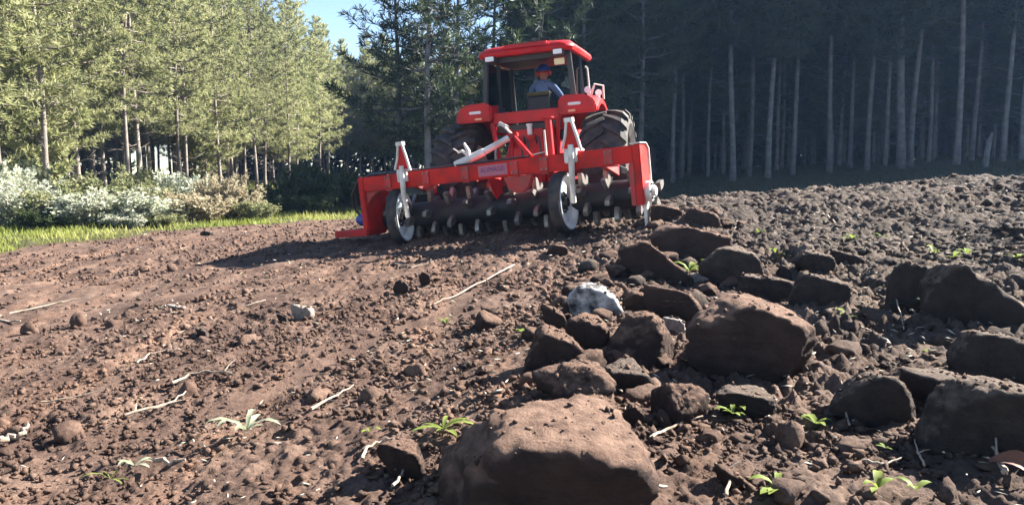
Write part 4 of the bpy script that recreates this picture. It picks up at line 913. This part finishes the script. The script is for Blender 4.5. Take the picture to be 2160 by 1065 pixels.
# ------------------------------------------------------------------ twigs and roots
M_TWIG = mat('bleached_twig', (.368, .304, .232), .85, (.240, .176, .128), 14, bump=.4, bscale=60)
def twig(pts, r, label, lift=.02, side=()):
    P = [hit(px, py) + Vector((0, 0, .012 + lift + (z[0] if z else 0))) for px, py, *z in pts]
    mb = MB(); n = len(P); fine = []
    rg = random.Random(int(pts[0][0] * 7 + pts[0][1]))
    for i in range(n - 1):
        for k in range(4): fine.append(P[i].lerp(P[i + 1], k / 4) + Vector([rg.gauss(0, r * .45) for _ in range(3)]))
    fine.append(P[-1]); mb.tube(fine, [r * (1 - .6 * i / len(fine)) for i in range(len(fine))], 6)
    for a, dx, dy, dz in side:
        q = fine[int(a * (len(fine) - 1))]; mb.tube([q, q + Vector((dx * .5, dy * .5, dz * .7)), q + Vector((dx, dy, dz))], [r * .6, r * .45, r * .2], 5)
    o = mb.build('twig', M_TWIG, None, 0, 60); tag(o, label, 'twig', 'twigs and roots on the soil')
TW = [
 ([(288, 776), (318, 756), (352, 748), (382, 746)], .006, 'thin curved pale twig on the left soil below the small pale stone', [(.7, .05, -.06, .01)]),
 ([(363, 820), (400, 800), (440, 794), (488, 797)], .008, 'bent pale root with raised tip at left centre', [(.95, .04, .06, .05), (.95, .10, -.08, .0)]),
 ([(268, 888), (330, 872), (368, 858), (404, 828)], .008, 'long forked pale twig lying left of the big weed', [(.5, .08, .05, .01), (.1, -.02, .06, .02)]),
 ([(2, 944), (28, 936), (52, 932), (60, 908)], .016, 'thick whitish root with an upturned end at the left edge', []),
 ([(655, 878), (700, 852), (746, 824)], .007, 'straight pale twig right of the big weed', [(.4, .06, -.02, .0)]),
 ([(1084, 566), (1020, 600), (960, 632), (905, 652)], .008, 'long straight pale stick on the smooth strip below the rake', []),
 ([(560, 640), (520, 652), (470, 640)], .005, 'thin twig far left of the pale jagged stone', []),
 ([(20, 668), (80, 655), (150, 640), (190, 636)], .009, 'long pale stalk on the soil at far left', [(.5, .1, .08, .02)]),
 ([(0, 684), (44, 684)], .012, 'short thick stalk at the left picture edge', []),
 ([(830, 560), (870, 570), (915, 558)], .006, 'pale crooked twig below the left gauge wheel', []),
 ([(765, 985), (772, 962), (800, 946), (830, 940)], .007, 'bent root arching over the small reddish foreground rock', []),
 ([(830, 1044), (846, 1020), (862, 1000)], .006, 'short pale stick left of the foreground boulder', []),
 ([(1372, 940), (1420, 916), (1482, 894)], .007, 'straight thin stick right of the foreground boulder', []),
 ([(2030, 858, .08), (2066, 892, .10), (2092, 936, .05), (2104, 1000, .0)], .006, 'long dry stem arching over the boulder at the right edge', []),
 ([(1790, 912, 0), (1778, 872, .03), (1772, 850, .06)], .004, 'thin upright dry stalk in front of the lone right boulder', [(.3, -.02, .0, .05)]),
 ([(1888, 656, .05), (1898, 684, .03), (1906, 708, 0)], .005, 'dry stalk leaning beside the shaded earth blocks', []),
 ([(1534, 1062), (1538, 1030), (1530, 1004)], .006, 'bleached forked twig at the bottom right of the foreground boulder', [(.8, .05, .02, .03)]),
 ([(1880, 740), (1840, 712), (1815, 700)], .007, 'dark stick below the shaded earth blocks', []),
 ([(1745, 460), (1765, 482), (1800, 495)], .010, 'crooked stick on the far right field', []),
 ([(1950, 1000), (1935, 975), (1928, 945)], .004, 'thin curved stalk in the right foreground', [(.5, .03, -.02, .02)]),
 ([(1820, 990), (1860, 1000), (1900, 985)], .005, 'thin twig lying across the right foreground', []),
 ([(2120, 1015), (2112, 990), (2090, 960)], .010, 'pale bent stalk by the bottom right corner', []),
 ([(330, 985), (360, 990), (392, 985)], .010, 'short flat bark strip near the rosette at lower left', []),
 ([(90, 860), (150, 850), (215, 835)], .005, 'thin twig on dark clods at lower left', []),
]
for p_, r_, l_, s_ in TW: twig(p_, r_, l_, .02, s_)
def dead_leaf():
    b = MB(); n = 9; top, bot = [], []
    for i in range(n):
        t = i / (n - 1); w = .030 * math.sin(math.pi * min(t * .92 + .06, 1)) + .002; c = Vector((-.07 + .15 * t, .01 * math.sin(5 * t), .035 * math.sin(3.0 * t) + .01))
        for k in (-1, 0, 1): top.append(c + Vector((0, k * w, abs(k) * w * .55))); bot.append(c + Vector((0, k * w, abs(k) * w * .55 - .0015)))
    m_ = len(top); F_ = []
    for i in range(n - 1):
        for k in range(2):
            q = i * 3 + k; F_.append((q, q + 3, q + 4, q + 1)); F_.append((m_ + q, m_ + q + 1, m_ + q + 4, m_ + q + 3))
        for k in (0, 2): q = i * 3 + k; F_.append((q, q + 3, m_ + q + 3, m_ + q))
    b.add(top + bot, F_); o = b.build('dead_leaf', mat('dead_leaf_brown', (.17, .06, .025), .7, (.09, .035, .02), 30), None, 0, 60)
    o.location = hit(2138, 1004) + Vector((0, 0, .012)); o.rotation_euler = (R(32), R(14), R(-35))
    tag(o, 'curled brown dead leaf at the bottom right corner', 'leaf')
dead_leaf()

# ------------------------------------------------------------------ weeds
M_WEED = leaf_mat('weed_leaf', (.150, .204, .034), (.245, .286, .068), .45, .15, 9)
M_WEEDP = leaf_mat('pale_weed_leaf', (.272, .299, .190), (.422, .422, .313), .4, .1, 9)
M_WEEDB = leaf_mat('blue_green_grass', (.034, .061, .048), (.061, .095, .068), .4, .1, 9)
def weed(px, py, hpx, n, label, m=None, kind=0, seed=0, up=.6):
    p = hit(px, py); d = (p - Vector((0, 0, CAM_Z))).length; L = hpx / FPX * d * 1.25; rng = random.Random(seed + px)
    e = empty('weed', label, 'weed', 'weeds on the field'); e.location = p + Vector((0, 0, .022))
    for i in range(n):
        a = 6.283 * i / n + rng.uniform(-.7, .7); l = L * rng.uniform(.4, 1.2); w = l * (.17 if kind == 0 else .30 if kind == 1 else .07); ri = up * rng.uniform(.3, 2.2)
        D = Vector((math.cos(a), math.sin(a), 0)); S = Vector((-math.sin(a), math.cos(a), 0)); V = []
        for t, ww in ((0, .25), (.3, .9), (.6, 1.0), (.85, .6), (1.0, .06)):
            c = D * l * t * .85 + Vector((0, 0, l * (ri * t - ri * .75 * t * t) + .012)); V += [c - S * w * ww / 2 + Vector((0, 0, w * .16 * ww)), c, c + S * w * ww / 2 + Vector((0, 0, w * .16 * ww))]
        b = MB(); b.add(V, [(k * 3 + j, k * 3 + j + 1, k * 3 + j + 4, k * 3 + j + 3) for k in range(4) for j in range(2)]); b.build('leaf', m or M_WEED, e, 0, 60)
WD = [
 (520, 925, 62, 11, 'largest weed on the left soil, a pale green and white rosette', M_WEEDP, 0), (285, 1000, 42, 7, 'light green rosette at the lower left', M_WEEDP, 0), (235, 1028, 44, 6, 'striped green leaf tuft beside the rosette at lower left', M_WEED, 2),
 (935, 922, 58, 8, 'bright green grass tuft left of the largest foreground boulder', M_WEED, 0), (780, 928, 24, 4, 'tiny green seedling left of the foreground grass tuft', M_WEED, 1), (940, 692, 20, 4, 'tiny yellow-green seedling on the centre soil', M_WEED, 1),
 (1545, 890, 36, 7, 'yellow-green weed below the low dark flat rock', M_WEED, 1), (1720, 912, 32, 7, 'weed left of the lone rounded boulder in the right foreground', M_WEED, 1), (1785, 684, 28, 6, 'bright weed right of the big dark boulder', M_WEED, 1),
 (1955, 756, 16, 3, 'single yellow leaf in the shade of the earth bank', M_WEED, 1), (1640, 1054, 44, 8, 'yellow-green weed at the bottom edge right of the foreground boulder', M_WEED, 1), (1850, 1052, 40, 4, 'tall yellow leaf at the bottom edge in the right foreground', M_WEED, 1),
 (1930, 1056, 34, 4, 'pale green sprout at the bottom edge near the right', M_WEED, 1), (1455, 582, 34, 9, 'weed patch between rocks of the upper windrow', M_WEED, 1), (1430, 590, 24, 7, 'small weed left of the windrow weed patch', M_WEED, 1), (1500, 570, 26, 7, 'weed right of the windrow weed patch', M_WEED, 1),
 (1600, 498, 18, 5, 'small weed on the far right soil behind the tan rock', M_WEED, 1), (1640, 545, 24, 6, 'weed between tan rock and dark earth lump', M_WEED, 1), (1655, 575, 18, 5, 'sprout beside the dark low rock at right', M_WEED, 1), (1800, 514, 22, 6, 'green weed right of the far crooked stick', M_WEED, 1), (1862, 510, 16, 5, 'yellow sprout on the far right field', M_WEED, 1),
 (1890, 446, 14, 5, 'tiny weed on the far right field crest', M_WEED, 1), (1970, 542, 22, 6, 'weed on top of the dark earth block at right', M_WEED, 1), (2012, 552, 20, 5, 'weed on top of the largest earth block at right', M_WEED, 1), (2148, 556, 22, 6, 'weed at the right picture edge', M_WEED, 1),
 (1925, 660, 44, 10, 'blue-green grass tuft in the shade of the earth blocks', M_WEEDB, 0), (1866, 965, 18, 4, 'tiny sprout in the middle of the right foreground', M_WEED, 1), (1100, 712, 20, 5, 'small weed left of the rounded windrow rock', M_WEED, 1), (2040, 545, 16, 5, 'yellowish weed behind the largest earth block', M_WEED, 1), (2100, 500, 16, 6, 'weed on the far right soil near the edge', M_WEED, 1), (1560, 880, 26, 5, 'second sprout below the low dark flat rock', M_WEED, 1),
]
for px, py, h_, n_, l_, m_, k_ in WD: weed(px, py, h_, n_, l_, m_, k_)

# ------------------------------------------------------------------ shrubs along the left margin, grass strip
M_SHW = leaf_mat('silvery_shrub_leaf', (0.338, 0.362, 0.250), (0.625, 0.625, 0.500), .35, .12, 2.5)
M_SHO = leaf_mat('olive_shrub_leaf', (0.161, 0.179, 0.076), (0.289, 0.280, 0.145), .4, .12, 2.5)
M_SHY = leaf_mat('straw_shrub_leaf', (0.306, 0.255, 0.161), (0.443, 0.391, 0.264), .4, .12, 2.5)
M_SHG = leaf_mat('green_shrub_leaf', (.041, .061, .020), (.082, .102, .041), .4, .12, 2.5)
def shrub_mesh(seed, n=1500, leaf=.075, stems=34):
    rng = np.random.default_rng(seed); mb = MB(); P, D = [], []
    for i in range(stems):
        a = rng.uniform(0, 6.28); sp = rng.uniform(.1, .6); h = rng.uniform(.55, 1.05); q = [np.array([.12 * math.cos(a), .12 * math.sin(a), 0])]
        for k in range(1, 5): q.append(np.array([math.cos(a) * (.12 + sp * (k / 4) ** 1.3), math.sin(a) * (.12 + sp * (k / 4) ** 1.3), h * k / 4]) + rng.normal(0, .03, 3))
        mb.tube(q, [.010, .008, .006, .005, .003], 4)
        for j in range(n // stems):
            t = 4 * (.25 + .75 * rng.random() ** .7); k = min(int(t), 3); P.append(q[k] + (q[k + 1] - q[k]) * (t - k) + rng.normal(0, .055, 3)); D.append(q[k + 1] - q[k] + rng.normal(0, .25, 3))
    P, D = np.array(P), np.array(D); P[:, 2] = np.maximum(P[:, 2], .02)
    V, T = tufts(rng, P, D, rng.uniform(.6, 1.3, len(P)) * leaf, 5, leaf * .42)
    sm = bpy.data.meshes.new('stems'); sm.from_pydata([tuple(p) for p in mb.v], [], mb.f)
    return sm, np_mesh('foliage', V, T, False)
SHV = [shrub_mesh(500 + k) for k in range(4)]
M_STEM = mat('shrub_stem', (.22, .18, .14), .9)
for s_, f_ in SHV: s_.materials.append(M_STEM)
def shrub(px, base_py, d, h, w, m, label, k):
    x = (px - 1080) / FPX * d; e = empty('shrub', label, 'shrub', 'shrubs along the left field margin'); e.location = (x, d, gz(x, d) - .03); e.scale = (w, w, h); e.rotation_euler = (0, 0, k * 1.7 + px)
    link('stems', SHV[k % 4][0], None, e); f = link('foliage', SHV[k % 4][1], None, e)
    if not SHV[k % 4][1].materials: SHV[k % 4][1].materials.append(m)
    f.material_slots[0].link = 'OBJECT'; f.material_slots[0].material = m
SH = [(20, 15.5, 1.25, 1.3, M_SHW, 'silvery shrub at the left picture edge'), (85, 14.6, .75, 1.0, M_SHG, 'dark green low bush in front of the silvery shrubs at far left'), (120, 16.2, 1.2, 1.2, M_SHO, 'olive shrub behind the dark green low bush'), (185, 15.8, 1.15, 1.3, M_SHW, 'whitish shrub right of the dark green low bush'),
 (245, 16.4, 1.3, 1.5, M_SHW, 'widest pure white flowering shrub of the left margin'), (215, 18.6, 1.7, 1.5, M_SHO, 'tall olive shrub behind the widest white shrub'), (300, 18.0, 1.45, 1.3, M_SHO, 'yellow-green shrub right behind the white shrub'), (325, 16.9, 1.0, 1.2, M_SHW, 'pale grey shrub right of the widest white shrub'), (372, 18.0, 1.15, 1.3, M_SHY, 'straw-coloured shrub in the middle of the left margin'),
 (305, 21.5, 2.0, 1.3, M_SHO, 'tallest shrub standing against the dark forest at left'), (395, 21.0, 1.8, 1.2, M_SHW, 'tall pale shrub against the dark forest, left of the straw ones'), (430, 18.6, 1.1, 1.3, M_SHY, 'straw-coloured low shrub left of the tall straw shrub'), (470, 20.2, 1.75, 1.0, M_SHY, 'tall straw-coloured shrub near the right end of the margin'), (515, 20.5, 1.3, 1.1, M_SHY, 'brownish shrub at the right end of the lit margin'), (540, 19.6, .8, .9, M_SHO, 'low olive shrub where the shade begins'),
 (10, 19.0, 2.1, 1.3, M_SHW, 'tall bare whitish shrub at the left edge before the pines'), (55, 17.6, 1.5, 1.3, M_SHW, 'silvery shrub between the left edge and olive shrub'), (150, 19.6, 1.7, 1.2, M_SHO, 'olive shrub at the foot of the second pine'), (60, 21.5, 2.2, 1.2, M_SHO, 'tall thin olive shrub under the leftmost pines'), (270, 15.4, .55, .8, M_SHW, 'low white tuft in front of the widest white shrub'), (345, 16.0, .5, .8, M_SHO, 'low green tuft at the grass below the pale grey shrub'),
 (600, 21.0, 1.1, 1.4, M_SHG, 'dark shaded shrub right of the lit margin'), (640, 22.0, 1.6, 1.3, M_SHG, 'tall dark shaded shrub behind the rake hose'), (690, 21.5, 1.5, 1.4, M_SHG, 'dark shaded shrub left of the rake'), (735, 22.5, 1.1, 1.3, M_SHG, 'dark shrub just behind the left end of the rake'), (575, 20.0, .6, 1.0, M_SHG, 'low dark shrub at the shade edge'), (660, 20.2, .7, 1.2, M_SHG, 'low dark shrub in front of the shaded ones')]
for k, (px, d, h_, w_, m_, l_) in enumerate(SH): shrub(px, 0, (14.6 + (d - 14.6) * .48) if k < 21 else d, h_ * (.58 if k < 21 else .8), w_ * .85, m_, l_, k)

def grass(name, areas, cols, label):
    rng = np.random.default_rng(21); V, T, b = [], [], 0
    for x0, x1, y0, y1, n, h0, h1 in areas or ((-15, -4, 11.5, 24, 90000, .03, .13), (-24, -12, 16, 60, 16000, .10, .35), (-8, -3, 18, 30, 9000, .06, .2)):
        x, y = rng.uniform(x0, x1, n), rng.uniform(y0, y1, n); k = (soil_mask(x, y) < .5) & (rng.random(n) < np.clip(.55 + fbm(x * .8, y * .8, 41, 2), .1, 1)); x, y = x[k], y[k]; n2 = len(x)
        h = rng.uniform(h0, h1, n2); a = rng.uniform(0, 6.28, n2); w = rng.uniform(.006, .016, n2); P = np.stack([x, y, base_h(x, y) - .03], -1)
        S = np.stack([np.cos(a), np.sin(a), 0 * a], -1) * w[:, None]; B = np.stack([np.sin(a) * h * .5, -np.cos(a) * h * .5, h], -1) + rng.normal(0, .03, (n2, 3))
        v = np.stack([P - S, P + S, P + B * .6 + S * .7, P + B * 1.1, P + B * .6 - S * .7], 1).reshape(-1, 3)
        t = (np.array([(0, 1, 2), (0, 2, 4), (4, 2, 3)])[None] + (np.arange(n2) * 5)[:, None, None]).reshape(-1, 3)
        V.append(v); T.append(t + b); b += len(v)
    m = leaf_mat(name + '_blade', *cols, .45, 0, .6)
    tag(link(name, np_mesh(name, np.concatenate(V), np.concatenate(T), False), m), label, 'grass', kind='stuff')
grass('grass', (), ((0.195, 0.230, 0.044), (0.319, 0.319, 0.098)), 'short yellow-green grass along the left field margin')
grass('forest_undergrowth', ((-3, 4, 18, 30, 12000, .05, .18), (3, 26, 20, 36, 26000, .05, .2)), ((.035, .045, .02), (.075, .075, .035)), 'low undergrowth with shade painted into its green at the foot of the shaded right forest')  # darker than the margin grass: shade painted into the blades

# ------------------------------------------------------------------ added haze imitating the lens flare veil
def haze():
    m = bpy.data.materials.new('haze_flare_veil'); m.use_nodes = True; t = m.node_tree
    for n in list(t.nodes):
        if n.type != 'OUTPUT_MATERIAL': t.nodes.remove(n)
    v = nd(t, 'ShaderNodeVolumePrincipled'); v.inputs['Color'].default_value = (.34, .56, 1.0, 1); v.inputs['Density'].default_value = .0005; v.inputs['Anisotropy'].default_value = .25
    t.links.new(v.outputs[0], t.nodes['Material Output'].inputs['Volume'])
    zs = [c.z for o in bpy.data.objects if o.name == 'ground' for c in (o.matrix_world @ Vector(b) for b in o.bound_box)]
    b = MB(); b.box(-155, 155, -32, 155, min(zs) - 1, 19); o = b.build('haze', m); tag(o, 'thin bluish haze added in place of the lens flare veil over field and forest', 'haze', kind='stuff')
haze()
